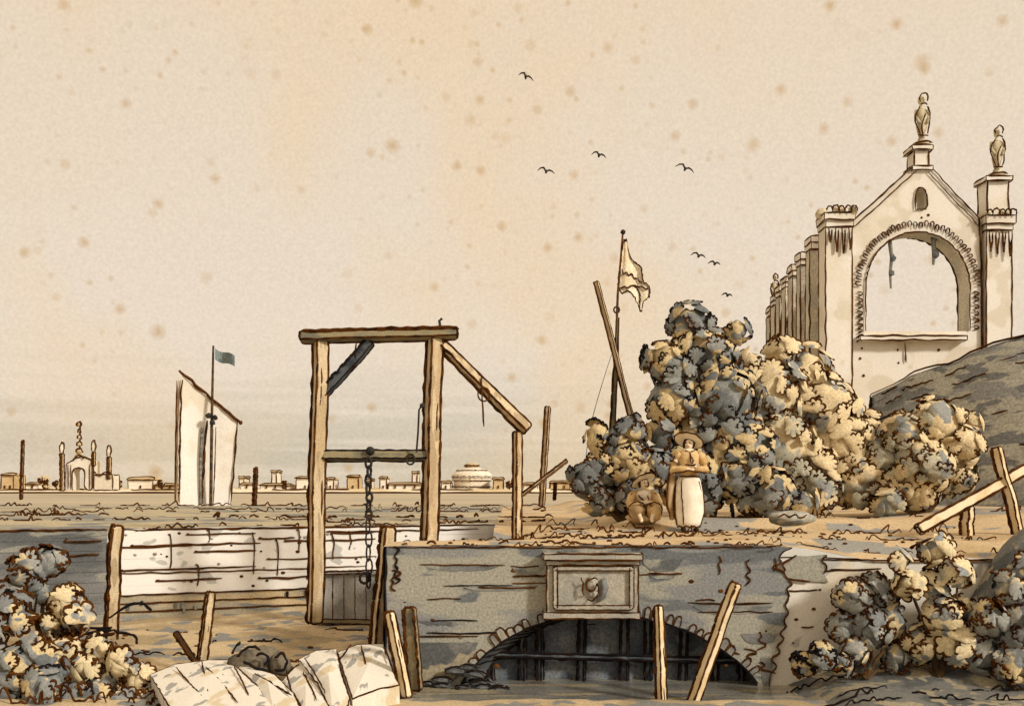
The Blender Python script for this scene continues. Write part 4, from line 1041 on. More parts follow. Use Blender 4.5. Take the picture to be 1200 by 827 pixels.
# bushy far trees
k = 0
for (x, r_, lab) in ((52, 7, 'round pale far tree left of the arched monument'), (66, 4, 'tiny dark far tree at the foot of the monument'), (190, 5, 'tiny far tree between the low white house and the boat'), (140, 4, 'tiny far tree between the monument and the low white house'), (597, 4, 'tiny far tree between the round pavilion and the outer hoist post'), (335, 4, 'tiny far tree left of the broad white house')):
    t = thing('far_tree', P(x, 574, 244), lab, 'tree', 'trees on the far shore'); s4 = S(244)
    mb = MB()
    for q_ in range(6):
        c = P(x + R.uniform(-.5, .5) * r_, 571 - r_ * .8 + R.uniform(-.8, .6) * r_, 244); mb.blob(c, r_ * .5 * s4, M[R.choice(('leaftan', 'leafgrey'))], seg=8, ring=6, lump=.5)
        mb.ink([c + V((r_ * .5 * s4 * math.cos(a), -r_ * .5 * s4, r_ * .5 * s4 * math.sin(a))) for a in frange(R.random() * 3, R.random() * 3 + 4, 9)], .9 * s4, INK, step=.8)
    mb.build('crown', t)
    mb = MB(); mb.tube([P(x, 575, 244), P(x, 571 - r_ * .6, 244)], 1. * s4, M['bark']); mb.build('trunk', t)

# ------------------------------------------------------------------ ruined church
YR = 34.0; c_ = S(YR)
def CX(x): return (x - 600) * c_
def CZ(y): return EYE - (y - HY) * c_
t = thing('ruined_church', (CX(1075), YR, 0), 'pale ruined church gable with large empty arch on the right', 'ruin')
ar = [(1075 + 61 * math.cos(a), 336 - 64 * math.sin(a)) for a in frange(0, math.pi, 25)]
hole = [(1014, 388)] + [(1136, 388)] + ar
hole = [(1136, 388)] + ar + [(1014, 388)]
niche = [(1072, 246), (1072, 228), (1075, 221), (1080, 220), (1084, 224), (1086, 230), (1086, 246)]
gab = [(996, 600), (996, 262)] + [(996 + (1069 - 996) * k / 6 + 0, 262 - 66 * k / 6 + 1.2 * nz(k * 1.7)) for k in range(1, 7)] + [(1090, 196)] + [(1090 + 60 * k / 6, 196 + 64 * k / 6 + 2 * nz(k * 1.9, 4)) for k in range(1, 7)] + [(1150, 600)]
tw = lambda l: [(CX(x), CZ(y)) for x, y in l]
mb = MB(); mb.prism(tw(gab), [tw(hole), tw(niche)], lambda u, v, d: V((u, YR + d, v)), .85, M['church'], M['churchgrey'])  # reveals greyer, turned from the sun, shade put into colour
f = lambda x, y, o=.05: V((CX(x), YR - o, CZ(y)))
ri = .95 * c_
mb.ink([f(*p) for p in hole], 1.1 * c_, INK, step=.12)
mb.ink([V((CX(x) + .0, YR + .86, CZ(y))) for x, y in hole[:14]], 1.6 * c_, INK, step=.12)
mb.ink([f(*p) for p in niche + niche[:1]], ri, INK, step=.1)
mb.ink([f(x, y) for x, y in gab[1:8]], 1.1 * c_, INK, step=.15); mb.ink([f(x + 4, y + 5) for x, y in gab[1:8]], .8 * c_, INKL, step=.15)
mb.ink([f(x, y) for x, y in gab[8:16]], 1.1 * c_, INK, step=.15); mb.ink([f(x - 3, y + 6) for x, y in gab[8:15]], .8 * c_, INKL, step=.15)
for i in range(34):      # rough stones round the arch
    a = math.pi * (i + .5) / 34; 
    rr = 68 + 3 * R.random()
    x, y = 1075 + rr * math.cos(a), 336 - (rr + 3) * math.sin(a)
    tx, ty = -math.sin(a), -math.cos(a)
    mb.ink([f(x - 3 * math.cos(a) + 2 * tx, y + 3 * math.sin(a) + 2 * ty, .06), f(x + 4 * math.cos(a) + 2 * tx, y - 4 * math.sin(a) + 2 * ty, .06), f(x + 4 * math.cos(a) - 2 * tx, y - 4 * math.sin(a) - 2 * ty, .06), f(x - 2 * math.cos(a) - 2 * tx, y + 2 * math.sin(a) - 2 * ty, .06)], R.uniform(.6, 1.1) * c_, R.choice((INK, INKL, INKL)), step=.08)
for sx in (1007, 1143):
    y = 342
    while y < 388:
        mb.ink([f(sx - 3, y), f(sx + 3, y + 1), f(sx + 3, y + 4), f(sx - 2, y + 5)], R.uniform(.7, 1.2) * c_, INK, step=.08); y += R.uniform(6, 9)
for (x, y) in ((1010, 408), (1008, 420), (1052, 410), (1053, 425), (1012, 440), (1100, 410), (1080, 255), (1088, 252)):
    mb.blob(f(x, y, .0), R.uniform(1, 2) * c_, INKL, seg=6, ring=4)
mb.ink([f(1060, 402), f(1061, 425)], .8 * c_, INKL, step=.1)
mb.build('gable_wall', t)
mb = MB(); mb.box((CX(1066), YR - .1, CZ(400)), 124 * c_, .5, 5 * c_, M['church'], ink=1.2 * c_)
mb.blob(f(1007, 396, .2), 4 * c_, INK, seg=8, ring=6); mb.build('window_ledge', t)
# front pillars
def pillar(x0, x1, ytop, Y, cap=True, name='pillar', ped=None, rag=True):
    s = S(Y); mb = MB(); p = P((x0 + x1) / 2, 570, Y); w = (x1 - x0) * s; z1 = EYE - (ytop - HY) * s
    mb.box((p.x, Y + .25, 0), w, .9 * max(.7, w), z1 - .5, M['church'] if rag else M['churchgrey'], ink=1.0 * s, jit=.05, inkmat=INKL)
    mb.box((p.x, Y + .22, z1 - .5), w * 1.05, .98 * max(.7, w), .22, M['church'], ink=.9 * s, jit=.02, inkmat=INKL)
    mb.box((p.x, Y + .2, z1 - .28), w * 1.15, 1.08 * max(.7, w), .24, M['church'], ink=1.1 * s, jit=.03)
    for k in range(4 if rag else 0):
        xx = p.x - w / 2 + w * (k + .5) / 4; L = R.uniform(.5, 1.2)
        mb.ink([V((xx - .05, Y - .25 * w - .05, z1 - .55)), V((xx, Y - .25 * w - .06, z1 - .55 - L)), V((xx + .06, Y - .25 * w - .05, z1 - .6))], 1. * s, R.choice((INK, INKL)), step=.1)
    if rag:
        for k in range(5): mb.blob((p.x + R.uniform(-.6, .6) * w, Y + R.uniform(-.2, .3), z1 + .03), R.uniform(.12, .22), M['statue'], seg=8, ring=6); 
        for k in range(5):
            cx_ = p.x + ((k + .5) / 5 - .5) * w * 1.15 + R.uniform(-.04, .04); rr = w * R.uniform(.1, .16)
            mb.ink([V((cx_ + rr * math.cos(a), Y - .38, z1 + .02 + rr * 1.3 * math.sin(a))) for a in frange(3.3, -.4, 8)], 1. * s, INK, step=.06)
    return mb
pillar(966, 997, 250, YR).build('pillar', t)
mb = pillar(1153, 1183, 254, YR)
mb.box((CX(1168), YR + .25, CZ(254)), 25 * c_, .7, 42 * c_, M['church'], ink=1.2 * c_, jit=.02)
mb.box((CX(1168), YR + .25, CZ(213)), 31 * c_, .9, 5 * c_, M['church'], ink=1.2 * c_)
mb.build('pillar', t)
mb = MB(); mb.box((CX(1080), YR + .3, CZ(198)), 17 * c_, .6, 22 * c_, M['church'], ink=1.1 * c_); mb.box((CX(1080), YR + .3, CZ(176)), 24 * c_, .8, 5 * c_, M['church'], ink=1.2 * c_); mb.box((CX(1080), YR + .3, CZ(200)), 24 * c_, .8, 5 * c_, M['church'], ink=1. * c_)
mb.build('apex_pedestal', t)
side = [(954, 277, 36.4), (943, 294, 38.8), (933, 308, 41.0), (925, 321, 43.2), (918, 333, 45.2), (912, 346, 47.2), (907, 358, 49.0)]
for (x, y, Y) in side:
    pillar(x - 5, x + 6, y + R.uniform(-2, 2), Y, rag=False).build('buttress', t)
mb = MB(); A = P(985, 570, 34.8); B = P(916, 570, 49.5)
dn = (B - A).normalized(); nn = V((dn.y, -dn.x, 0)); zt = 9.0
vs = []
for k in range(25):
    p = A.lerp(B, k / 24); h = zt + .3 * nz(k * .7) - .5
    vs += [V((p.x, p.y, 0)), V((p.x, p.y, h)), V((p.x + .6, p.y, h)), V((p.x + .6, p.y, 0))]
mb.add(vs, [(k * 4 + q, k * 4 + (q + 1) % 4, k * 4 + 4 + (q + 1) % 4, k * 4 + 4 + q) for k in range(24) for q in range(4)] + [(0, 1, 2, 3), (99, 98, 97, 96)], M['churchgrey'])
mb.ink([vs[k * 4 + 1] + V((-.03, -.03, .02)) for k in range(25)], .04, INK, step=.2)
mb.build('side_wall', t)
# hanging plants in the arch
for lab, pts, w in (('longest strand of grey ivy hanging from the crown of the empty arch', ((1046, 276), (1049, 300), (1047, 318), (1048, 336)), 2.6), ('short strand of grey ivy hanging at the right of the arch', ((1098, 276), (1099, 295), (1098, 308)), 3.2)):
    mb = MB(); P_ = [V((CX(x), YR + .3, CZ(y))) for x, y in pts]
    mb.tube(P_, [w * c_ * k for k in frange(1, .45, len(P_))], M['leafgrey'], sides=6)
    for p in P_[:-1]: mb.blob(p + V((.03, -.04, 0)), w * 1.2 * c_, M['leafblue'], squash=(1.2, .6, 1.3), seg=8, ring=6, lump=.5)
    tag(mb.build('hanging_ivy', origin=P_[0]), lab, 'ivy', 'ivy strands in the church arch')

def statue(label, x, yb, yt, Y, mat='statue'):
    s = S(Y); bp = P(x, yb, Y); h = (yb - yt) * s
    t = thing('statue', bp, label, 'statue', 'weathered statues on the ruined church')
    mb = MB(); mb.lathe([(.16 * h, 0), (.17 * h, .05 * h), (.08 * h, .08 * h), (.07 * h, .14 * h)], bp, M[mat], n=12)
    mb.ink([bp + V((-.17 * h, -.1 * h, .02 * h)), bp + V((.0, -.19 * h, .05 * h)), bp + V((.17 * h, -.1 * h, .03 * h))], 1.1 * s, INK, step=.06); mb.build('plinth', t)
    mb = MB()
    mb.lathe([(.04 * h, .12 * h), (.08 * h, .2 * h), (.13 * h, .38 * h), (.12 * h, .5 * h), (.14 * h, .62 * h), (.12 * h, .7 * h), (.045 * h, .75 * h), (.035 * h, .8 * h), (.075 * h, .85 * h), (.085 * h, .9 * h), (.075 * h, .96 * h), (.02 * h, 1.0 * h)], bp, M[mat], n=14, sx=.8, sy=.7, lump=.2, seed=x)
    for sx in (-1, 1): mb.tube([bp + V((sx * .1 * h, 0, .7 * h)), bp + V((sx * .13 * h, -.03 * h, .55 * h)), bp + V((sx * .07 * h, -.1 * h, .42 * h))], [.04 * h, .036 * h, .028 * h], M[mat], sides=7)
    for pts in (((-.07, .2), (-.14, .4), (-.15, .6), (-.08, .74)), ((.07, .2), (.13, .45), (.15, .62), (.07, .75)), ((-.03, .15), (-.05, .4), (.03, .6)), ((-.07, .84), (-.09, .92), (-.03, 1.01), (.06, .99), (.09, .92), (.06, .84)), ((-.1, .18), (0, .15), (.08, .17)), ((-.06, .78), (0, .8), (.06, .77))):
        mb.ink([bp + V((a * h, -.16 * h + abs(a) * .7 * h, b2 * h)) for a, b2 in pts], .95 * s, INK, step=.06)
    mb.build('figure', t, True)
statue('weathered statue on top of the church gable', 1080, 171, 112, YR + .3)
statue('weathered statue on the tall right pillar of the church', 1168, 207, 150, YR + .25)
statue('small weathered statue on the farthest buttress of the church', 908, 358, 322, 48.9)

# ------------------------------------------------------------------ people
def skinned(verts, edges, name, mat, parent, at, smoothlev=2):
    me = bpy.data.meshes.new(name + '_cage'); me.from_pydata([v[:3] for v in verts], edges, [])
    ob = bpy.data.objects.new(name + '_cage', me); COL.objects.link(ob)
    sk = ob.modifiers.new('skin', 'SKIN'); sk.branch_smoothing = .3
    for i, v in enumerate(verts): me.skin_vertices[0].data[i].radius = (v[3], v[4] if len(v) > 4 else v[3]); me.skin_vertices[0].data[i].use_root = (i == 0)
    sb = ob.modifiers.new('sub', 'SUBSURF'); sb.levels = smoothlev
    dg = bpy.context.evaluated_depsgraph_get(); dg.update()
    m2 = bpy.data.meshes.new_from_object(ob.evaluated_get(dg)); m2.name = name
    bpy.data.objects.remove(ob)
    m2.materials.clear(); m2.materials.append(mat)
    for p in m2.polygons: p.use_smooth = True
    o = bpy.data.objects.new(name, m2); COL.objects.link(o); o.parent = parent; o['_at'] = tuple(at)
    return o
def hand(verts, edges, wrist_i, d, side, r=.011):
    """palm and five fingers growing from a wrist, along d; side = direction of the thumb."""
    w = V(verts[wrist_i][:3]); d = V(d).normalized(); sd_ = V(side).normalized(); nrm = d.cross(sd_).normalized()
    pi = len(verts); c = w + d * .05; verts.append((*c, .026, .02)); edges.append((wrist_i, pi))
    for k, (off, L) in enumerate(((-.026, .05), (-.009, .062), (.009, .066), (.026, .056))):
        a = c + d * .04 + sd_ * off; m_ = a + d * L * .5 + nrm * .006; e = m_ + d * L * .4 + nrm * .02
        i = len(verts); verts.extend([(*a, r * .95), (*m_, r * .85), (*e, r * .7)]); edges.extend([(pi, i), (i, i + 1), (i + 1, i + 2)])
    a = c + sd_ * .032 - d * .01; e = a + sd_ * .025 + d * .03
    i = len(verts); verts.extend([(*a, r), (*e, r * .8)]); edges.extend([(pi, i), (i, i + 1)])

def head_bits(t, at, hc, yaw, tilt, hatr, hatlab=None):
    """face, hair and hat around head centre hc (local)."""
    rot = Matrix.Rotation(yaw, 3, 'Z')
    def lp(x, y, z): return V(at) + V(hc) + rot @ V((x, y, z))
    for sx in (-1, 1):
        mb = MB(); mb.blob(lp(sx * .034, -.088, .012), .012, INK, seg=8, ring=6, lump=0); mb.build('eye', t)
    mb = MB(); mb.tube([lp(-.025, -.088, -.052), lp(0, -.098, -.055), lp(.025, -.088, -.052)], .006, INKL); mb.build('mouth', t)
    mb = MB(); mb.blob(lp(0, .03, .02), .105, M['hair'], squash=(1, .85, 1.0), lump=.15, seg=14, ring=10)
    for sx in (-1, 1): mb.blob(lp(sx * .085, .0, -.02), .04, M['hair'], squash=(.6, .9, 1.5), seg=10, ring=8)
    mb.build('hair', t, True)
    T = rot @ Matrix.Rotation(tilt[0], 3, 'X') @ Matrix.Rotation(tilt[1], 3, 'Y')
    base = lp(0, .02, .055)
    mb = MB()
    mb.lathe([(hatr * .98, -.012), (hatr, .0), (hatr * .9, .018), (hatr * .55, .028), (.118, .035), (.112, .075), (.085, .11), (.03, .122)], base, M['straw'], n=28, tilt=T, lump=.06, seed=hatr * 10)
    mb.ink([base + T @ V((hatr * 1.01 * math.cos(a), hatr * 1.01 * math.sin(a), .0)) for a in frange(0, 6.283, 40)], .017, INK, step=.05, taper=False)
    mb.ink([base + T @ V((.122 * math.cos(a), .122 * math.sin(a), .035)) for a in frange(3.3, 6.2, 14)], .01, INK, step=.03)
    mb.build('hat', t)

def head_chain(verts, edges, neck_i, hc, yaw, sc=1.0):
    rot = Matrix.Rotation(yaw, 3, 'Z'); hc = V(hc)
    a = len(verts)
    verts.extend([(*(hc + V((0, 0, -.075))), .062 * sc), (*(hc + V((0, .005, 0))), .086 * sc, .092 * sc), (*(hc + V((0, .01, .07))), .07 * sc), (*(hc + V((0, .012, .1))), .035)])
    edges.extend([(neck_i, a), (a, a + 1), (a + 1, a + 2), (a + 2, a + 3)])
    nb = hc + rot @ V((0, -.085, -.012)); nt_ = hc + rot @ V((0, -.108, -.02))
    i = len(verts); verts.extend([(*nb, .016), (*nt_, .012)]); edges.extend([(a + 1, i), (i, i + 1)])
    for sx in (-1, 1):
        e0 = hc + rot @ V((sx * .083, .005, -.005)); e1 = hc + rot @ V((sx * .098, .01, .0)); i = len(verts)
        verts.extend([(*e0, .016, .012), (*e1, .018, .01)]); edges.extend([(a + 1, i), (i, i + 1)])

# standing person
at = P(807, 621, 17.8); at.z = hd(at.x, at.y)
k_ = (621 - 507) * S(17.8) / 1.70
t = thing('person', at, 'standing person in straw hat, ochre jacket and long white apron', 'person')
vt = [(0, 0, .92, .12, .1), (0, 0, 1.1, .105, .085), (0, .0, 1.27, .135, .1), (0, .005, 1.37, .09, .07), (0, 0, 1.43, .047)]
ed = [(0, 1), (1, 2), (2, 3), (3, 4)]
for sx in (-1, 1):
    i = len(vt); vt.extend([(sx * .09, 0, .84, .088), (sx * .095, -.015, .47, .058), (sx * .095, .02, .28, .05), (sx * .095, .02, .085, .036), (sx * .105, -.07, .035, .035, .028), (sx * .112, -.15, .028, .028, .02)])
    ed.extend([(0, i), (i, i + 1), (i + 1, i + 2), (i + 2, i + 3), (i + 3, i + 4), (i + 4, i + 5)])
    i = len(vt)
    wz = 1.13 if sx < 0 else 1.07
    vt.extend([(sx * .175, .005, 1.345, .058), (sx * .245, -.02, 1.2, .048), (sx * .27, -.06, 1.07, .042), (sx * .13, -.19, (1.07 + wz) / 2, .036), (sx * .0, -.215, wz, .026)])
    ed.extend([(3, i), (i, i + 1), (i + 1, i + 2), (i + 2, i + 3), (i + 3, i + 4)])
    hand(vt, ed, i + 4, (-sx, -.05, .12), (0, -.1, 1))
head_chain(vt, ed, 4, (0, -.015, 1.53), -.35)
skinned(vt, ed, 'body', M['skin'], t, at)
head_bits(t, at, (0, -.015, 1.53), -.35, (-.55, .15), .25)
Lp = lambda x, y, z: V(at) + V((x, y, z))
mb = MB(); mb.lathe([(.175, .93), (.15, 1.0), (.155, 1.08), (.19, 1.22), (.205, 1.32), (.175, 1.39), (.08, 1.43)], at, M['jacket'], n=22, sy=.72, lump=.08)
for sx in (-1, 1):
    mb.tube([Lp(sx * .15, .0, 1.345), Lp(sx * .215, -.005, 1.3), Lp(sx * .265, -.03, 1.18), Lp(sx * .285, -.07, 1.06), Lp(sx * .2, -.16, 1.08), Lp(sx * .07, -.215, 1.1 if sx < 0 else 1.07)], [.088, .09, .08, .07, .06, .047], M['jacket'], sides=10)
for pts in (((-.33, -.08, 1.1), (-.3, -.06, 1.24), (-.2, -.06, 1.38)), ((.33, -.06, 1.08), (.32, -.05, 1.25), (.22, -.05, 1.38)), ((-.3, -.13, 1.02), (-.15, -.24, 1.03), (.02, -.26, 1.06), (.15, -.23, 1.02), (.3, -.12, 1.02)), ((-.1, -.24, 1.16), (.02, -.26, 1.15), (.1, -.22, 1.16)), ((.02, -.16, 1.3), (.06, -.17, 1.22), (.0, -.2, 1.18)), ((-.19, -.1, .95), (0, -.15, .97), (.19, -.1, .95)), ((0, -.145, 1.37), (.01, -.16, 1.28), (0, -.165, 1.2)), ((-.08, -.1, 1.41), (0, -.13, 1.36), (.08, -.1, 1.41))):
    mb.ink([Lp(*p) for p in pts], .014, INK, step=.04)
mb.build('jacket', t, True)
mb = MB(); mb.lathe([(.07, 1.44), (.1, 1.425), (.125, 1.395), (.11, 1.375), (.06, 1.38)], at, M['apron'], n=18, sy=.8, lump=.15); mb.build('collar', t, True)
mb = MB(); pr = [(.155, .97), (.2, .9), (.235, .72), (.255, .5), (.25, .33), (.225, .17), (.185, .06)]
mb.lathe(pr, at, M['apron'], n=32, sy=.78, lump=.12, seed=4)
def sk(an, z):
    for (r0, z0), (r1, z1) in zip(pr, pr[1:]):
        if z1 <= z <= z0: rr = r0 + (r1 - r0) * (z0 - z) / (z0 - z1); break
    else: rr = pr[-1][0]
    return Lp(math.cos(an) * rr * 1.04, math.sin(an) * rr * .78 * 1.06, z)
for an, z0, z1, w in ((math.pi + .15, .93, .1, .022), (math.pi * 1.3, .92, .12, .011), (-.1, .93, .1, .015), (-.6, .88, .7, .009)):
    mb.ink([sk(an + .12 * math.sin(z * 5), z) for z in frange(z0, z1, 8)], w, INK, step=.06)
mb.ink([sk(a, .085 + .02 * math.sin(a * 9)) for a in frange(math.pi, 2 * math.pi, 14)], .013, INK, step=.05)
mb.build('apron_skirt', t, True)
mb = MB(); mb.tube([Lp(-.27, .02, 1.1), Lp(-.31, .02, .8), Lp(-.33, .03, .45), Lp(-.27, .04, .2)], [.04, .075, .07, .03], M['shawl'], sides=8)
mb.ink([Lp(-.33, -.03, 1.05), Lp(-.385, -.03, .75), Lp(-.39, -.02, .45), Lp(-.32, -.02, .2)], .018, INK, step=.06); mb.build('hanging_shawl', t, True)
for sx in (-1, 1):
    mb = MB(); mb.blob(Lp(sx * .11, -.1, .04), .065, M['hair'], squash=(.75, 1.6, .62), lump=.1); mb.build('shoe', t, True)
t.scale = (k_, k_, k_)

# seated person
at = P(754, 606, 18.5); at.z = hd(at.x, at.y) + .01
t = thing('person', at, 'person in a broad hat sitting on the ground before the low bush', 'person')
vt = [(0, .05, .13, .13, .11), (0, .04, .3, .115, .095), (0, .0, .46, .135, .1), (0, -.01, .56, .085, .065), (0, -.02, .61, .045)]
ed = [(0, 1), (1, 2), (2, 3), (3, 4)]
for sx in (-1, 1):
    i = len(vt); vt.extend([(sx * .1, .0, .12, .088), (sx * .17, -.3, .33, .062), (sx * .14, -.38, .18, .048), (sx * .09, -.42, .06, .036), (sx * .1, -.5, .03, .03)])
    ed.extend([(0, i), (i, i + 1), (i + 1, i + 2), (i + 2, i + 3), (i + 3, i + 4)])
    i = len(vt); vt.extend([(sx * .165, .0, .535, .056), (sx * .24, -.07, .4, .046), (sx * .26, -.16, .3, .041), (sx * .14, -.3, .36, .034), (sx * .06, -.36, .38, .025)])
    ed.extend([(3, i), (i, i + 1), (i + 1, i + 2), (i + 2, i + 3), (i + 3, i + 4)])
    hand(vt, ed, i + 4, (-sx, -.3, -.1), (0, -.2, 1))
head_chain(vt, ed, 4, (0, -.05, .72), .3)
skinned(vt, ed, 'body', M['skin'], t, at)
head_bits(t, at, (0, -.05, .72), .35, (-.6, -.2), .24)
Lp = lambda x, y, z: V(at) + V((x, y, z))
mb = MB(); mb.lathe([(.17, .1), (.16, .2), (.165, .3), (.19, .42), (.19, .51), (.155, .58), (.08, .61)], Lp(0, .02, 0), M['jacket'], n=22, sy=.75, lump=.1)
for sx in (-1, 1):
    mb.tube([Lp(sx * .14, .01, .535), Lp(sx * .22, -.03, .47), Lp(sx * .27, -.1, .36), Lp(sx * .27, -.18, .29), Lp(sx * .18, -.29, .34), Lp(sx * .1, -.34, .37)], [.085, .085, .074, .064, .055, .044], M['jacket'], sides=10)
for pts in (((-.3, -.12, .28), (-.29, -.1, .42), (-.2, -.08, .55)), ((.31, -.12, .28), (.3, -.1, .42), (.2, -.08, .55)), ((-.12, -.14, .5), (-.02, -.17, .42), (-.06, -.2, .36)), ((.05, -.16, .5), (.08, -.18, .42))):
    mb.ink([Lp(*p) for p in pts], .014, INK, step=.04)
mb.build('jacket', t, True)
mb = MB(); mb.lathe([(.03, .6), (.11, .575), (.145, .5), (.12, .42), (.03, .38)], Lp(0, -.075, 0), M['apron'], n=14, sy=.6); mb.build('neckerchief', t, True)
mb = MB()
mb.blob(Lp(-.14, -.2, .2), .17, M['shawl'], squash=(1.0, 1.4, .95), lump=.2, seg=16, ring=12); mb.blob(Lp(.15, -.22, .2), .165, M['jacket'], squash=(1.0, 1.3, .98), lump=.2, seg=16, ring=12)
mb.blob(Lp(0, -.05, .1), .3, M['shawl'], squash=(1.1, 1.0, .4), lump=.2, seg=16, ring=12)
for cx_, r_ in ((-.16, .17), (.14, .16), (.02, .12)):
    mb.ink([Lp(cx_ + r_ * math.cos(a), -.47 + abs(math.cos(a)) * .12, .22 + r_ * math.sin(a)) for a in frange(-.5, 4.0, 12)], .014, INK, step=.04)
mb.build('skirt', t, True)

# ------------------------------------------------------------------ birds
for i, (x, y, sz, an, lab) in enumerate(((616, 90, 18, .35, 'highest bird, flying alone near the top of the sky'), (640, 201, 20, .15, 'dark bird gliding left of the flagpole top'), (702, 182, 17, .2, 'dark bird just above the flagpole'), (803, 198, 22, .3, 'largest dark bird, flying highest right of the flagpole'), (819, 300, 17, .15, 'dark bird above the tall tree, upper of a close pair'), (838, 309, 14, .05, 'small dark bird above the tall tree, lower of a close pair'), (853, 346, 12, .05, 'smallest bird, just over the crown of the tall tree'))):
    Y = 45; s = S(Y); c = P(x, y, Y); mb = MB(); w = sz * s / 2
    rot = Matrix.Rotation(an, 3, 'Y')
    for sx in (-1, 1):
        up = .45 if sx < 0 else .25
        pts = [V((0, 0, 0)), V((sx * w * .35, .05, w * up)), V((sx * w * .7, .12, w * up * .9)), V((sx * w * 1.05, .25, w * up * .3))]
        mb.tube([c + rot @ p for p in pts], [1.1 * s, 1.2 * s, .9 * s, .3 * s], M['bird'], sides=5)
    mb.tube([c + rot @ V((0, -.25, -.02)), c + rot @ V((0, -.1, 0)), c + rot @ V((0, .15, 0)), c + rot @ V((0, .35, .02))], [.4 * s, 1.5 * s, 1.4 * s, .4 * s], M['bird'], sides=6)
    tag(mb.build('bird', origin=c), lab, 'bird', 'birds flying over the lagoon')

# ------------------------------------------------------------------ camera, light, sky
cam = bpy.data.cameras.new('camera'); co = bpy.data.objects.new('camera', cam); COL.objects.link(co)
co.location = (0, 0, EYE); co.rotation_euler = (math.pi / 2, 0, 0)
cam.lens = 35; cam.sensor_width = 36; cam.shift_y = (HY - 413.5) / 1200; cam.clip_end = 8000
scene.camera = co
sd = V((.70, -.56, .50)).normalized()
sun = bpy.data.lights.new('sun', 'SUN'); sun.energy = 3.0; sun.angle = math.radians(7); sun.color = (1, .965, .90)
so = bpy.data.objects.new('sun', sun); COL.objects.link(so); so.rotation_euler = (-sd).to_track_quat('-Z', 'Y').to_euler(); so.location = (30, -20, 40)

w = bpy.data.worlds.new('World'); scene.world = w; w.use_nodes = True
nt = w.node_tree; N = nt.nodes; L = nt.links
bg = N['Background']; bg.inputs['Strength'].default_value = .1
sky = N.new('ShaderNodeTexSky'); sky.sky_type = 'NISHITA'; sky.sun_disc = False
sky.sun_elevation = math.asin(sd.z); sky.sun_rotation = math.atan2(sd.x, sd.y); sky.dust_density = 8; sky.air_density = 1.2
tc = N.new('ShaderNodeTexCoord')
sep = N.new('ShaderNodeSeparateXYZ'); L.new(tc.outputs['Generated'], sep.inputs[0])
def col10(h): c = srgb(h); return (c[0] * 10, c[1] * 10, c[2] * 10, 1)
def mix(fac, a, b_, bt='MIX'):
    m = N.new('ShaderNodeMix'); m.data_type = 'RGBA'; m.blend_type = bt; m.clamp_result = False
    if isinstance(fac, float): m.inputs[0].default_value = fac
    else: L.new(fac, m.inputs[0])
    for s_, v in ((6, a), (7, b_)):
        if isinstance(v, tuple): m.inputs[s_].default_value = v
        else: L.new(v, m.inputs[s_])
    return m.outputs[2]
def mapr(src, a, b_, c=0., d=1.):
    m = N.new('ShaderNodeMapRange'); m.inputs[1].default_value = a; m.inputs[2].default_value = b_; m.inputs[3].default_value = c; m.inputs[4].default_value = d
    L.new(src, m.inputs[0]); return m.outputs[0]
def math_(op, a, b_):
    m = N.new('ShaderNodeMath'); m.operation = op; L.new(a, m.inputs[0])
    if isinstance(b_, float): m.inputs[1].default_value = b_
    else: L.new(b_, m.inputs[1])
    return m.outputs[0]
def noisen(scale, sc3, det=3, W=0.):
    mp = N.new('ShaderNodeMapping'); mp.inputs['Scale'].default_value = sc3; L.new(tc.outputs['Generated'], mp.inputs[0])
    n_ = N.new('ShaderNodeTexNoise'); n_.noise_dimensions = '4D'; n_.inputs['W'].default_value = W; n_.inputs['Scale'].default_value = scale; n_.inputs['Detail'].default_value = det
    L.new(mp.outputs[0], n_.inputs['Vector']); return n_.outputs['Fac']
el = sep.outputs[2]
hazeC = mix(mapr(el, .02, .42), col10('f0e1ce'), col10('edd9bf'))          # warm overcast veil
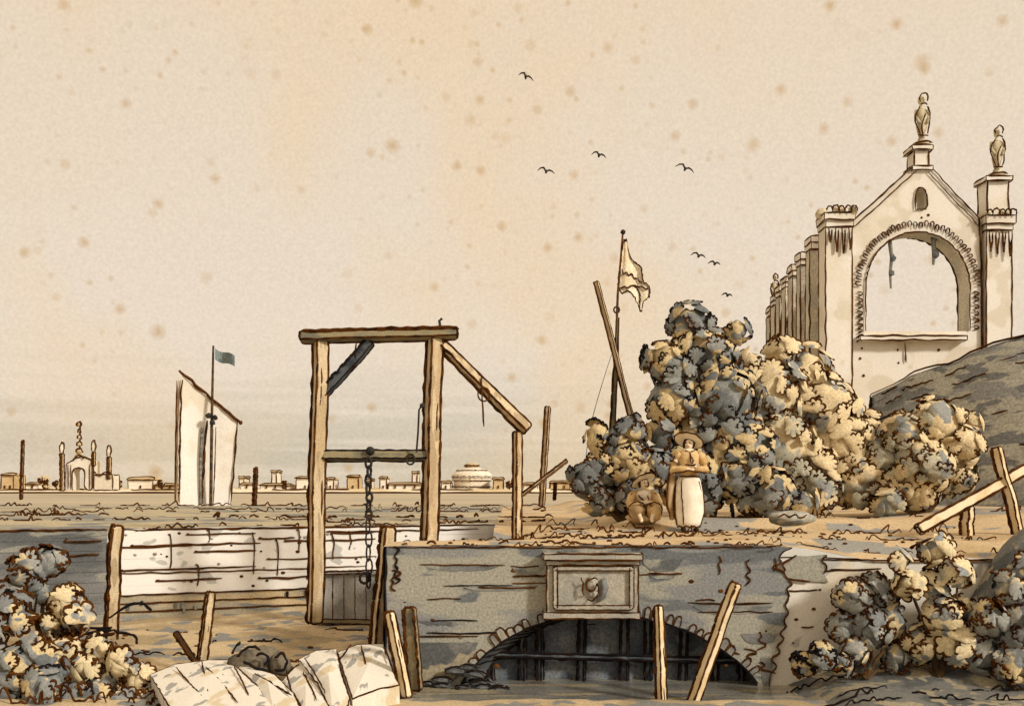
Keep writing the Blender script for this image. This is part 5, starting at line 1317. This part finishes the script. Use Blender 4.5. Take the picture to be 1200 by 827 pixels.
# low grey strata near the horizon
strata = math_('MULTIPLY', mapr(noisen(1.0, (2.6, 2.6, 52), 3, 3.), .44, .56), mapr(el, .14, .03))
base_ = mix(mapr(el, .10, -.01), hazeC, col10('dfd0b8'))
c1 = mix(math_('MULTIPLY', strata, .62), base_, col10('c6bba3'))
c2 = mix(math_('MULTIPLY', mapr(noisen(2.2, (1, 1, 1.4), 4, 8.), .5, .72), .35), c1, col10('ecd3ae'))
# a large warm paper stain put into the sky, broken at its edges
vd = N.new('ShaderNodeVectorMath'); vd.operation = 'DOT_PRODUCT'; L.new(tc.outputs['Generated'], vd.inputs[0]); vd.inputs[1].default_value = V((-.12, 1, .34)).normalized()
cl = math_('MULTIPLY', mapr(vd.outputs['Value'], .86, .97), mapr(noisen(3.4, (1.3, 1.3, .9), 7, 12.), .47, .6))
c2 = mix(math_('MULTIPLY', cl, .6), c2, col10('f2d5ae'))
# small brown foxing spots of old paper, put into the sky
c3 = c2
for sc_, r_, lo_, am in ((17., .15, .3, .6), (31., .2, .38, .6), (58., .22, .44, .5)):
    vo = N.new('ShaderNodeTexVoronoi'); vo.inputs['Scale'].default_value = sc_; L.new(tc.outputs['Generated'], vo.inputs['Vector'])
    fl = math_('MULTIPLY', mapr(vo.outputs['Distance'], r_, .02), mapr(noisen(3.3, (1, 1, 1), 2, 5. + sc_), lo_, lo_ + .1))
    c3 = mix(math_('MULTIPLY', fl, am), c3, col10('c99d5c'))
gr = mapr(noisen(330., (1, 1, 1), 2, 1.), .3, .7, .94, 1.06)
g3 = N.new('ShaderNodeCombineColor'); 
for i in range(3): L.new(gr, g3.inputs[i])
c4 = mix(1.0, c3, g3.outputs[0], 'MULTIPLY')
fin = mix(.95, sky.outputs[0], c4)
L.new(fin, bg.inputs['Color'])
scene.view_settings.view_transform = 'Standard'; scene.view_settings.look = 'None'; scene.view_settings.gamma = 1; scene.view_settings.exposure = 0
scene.view_settings.use_curve_mapping = False
scene.cycles.use_denoising = True
scene.cycles.max_bounces = 6
for o in list(bpy.data.objects):
    if '_at' in o: del o['_at']
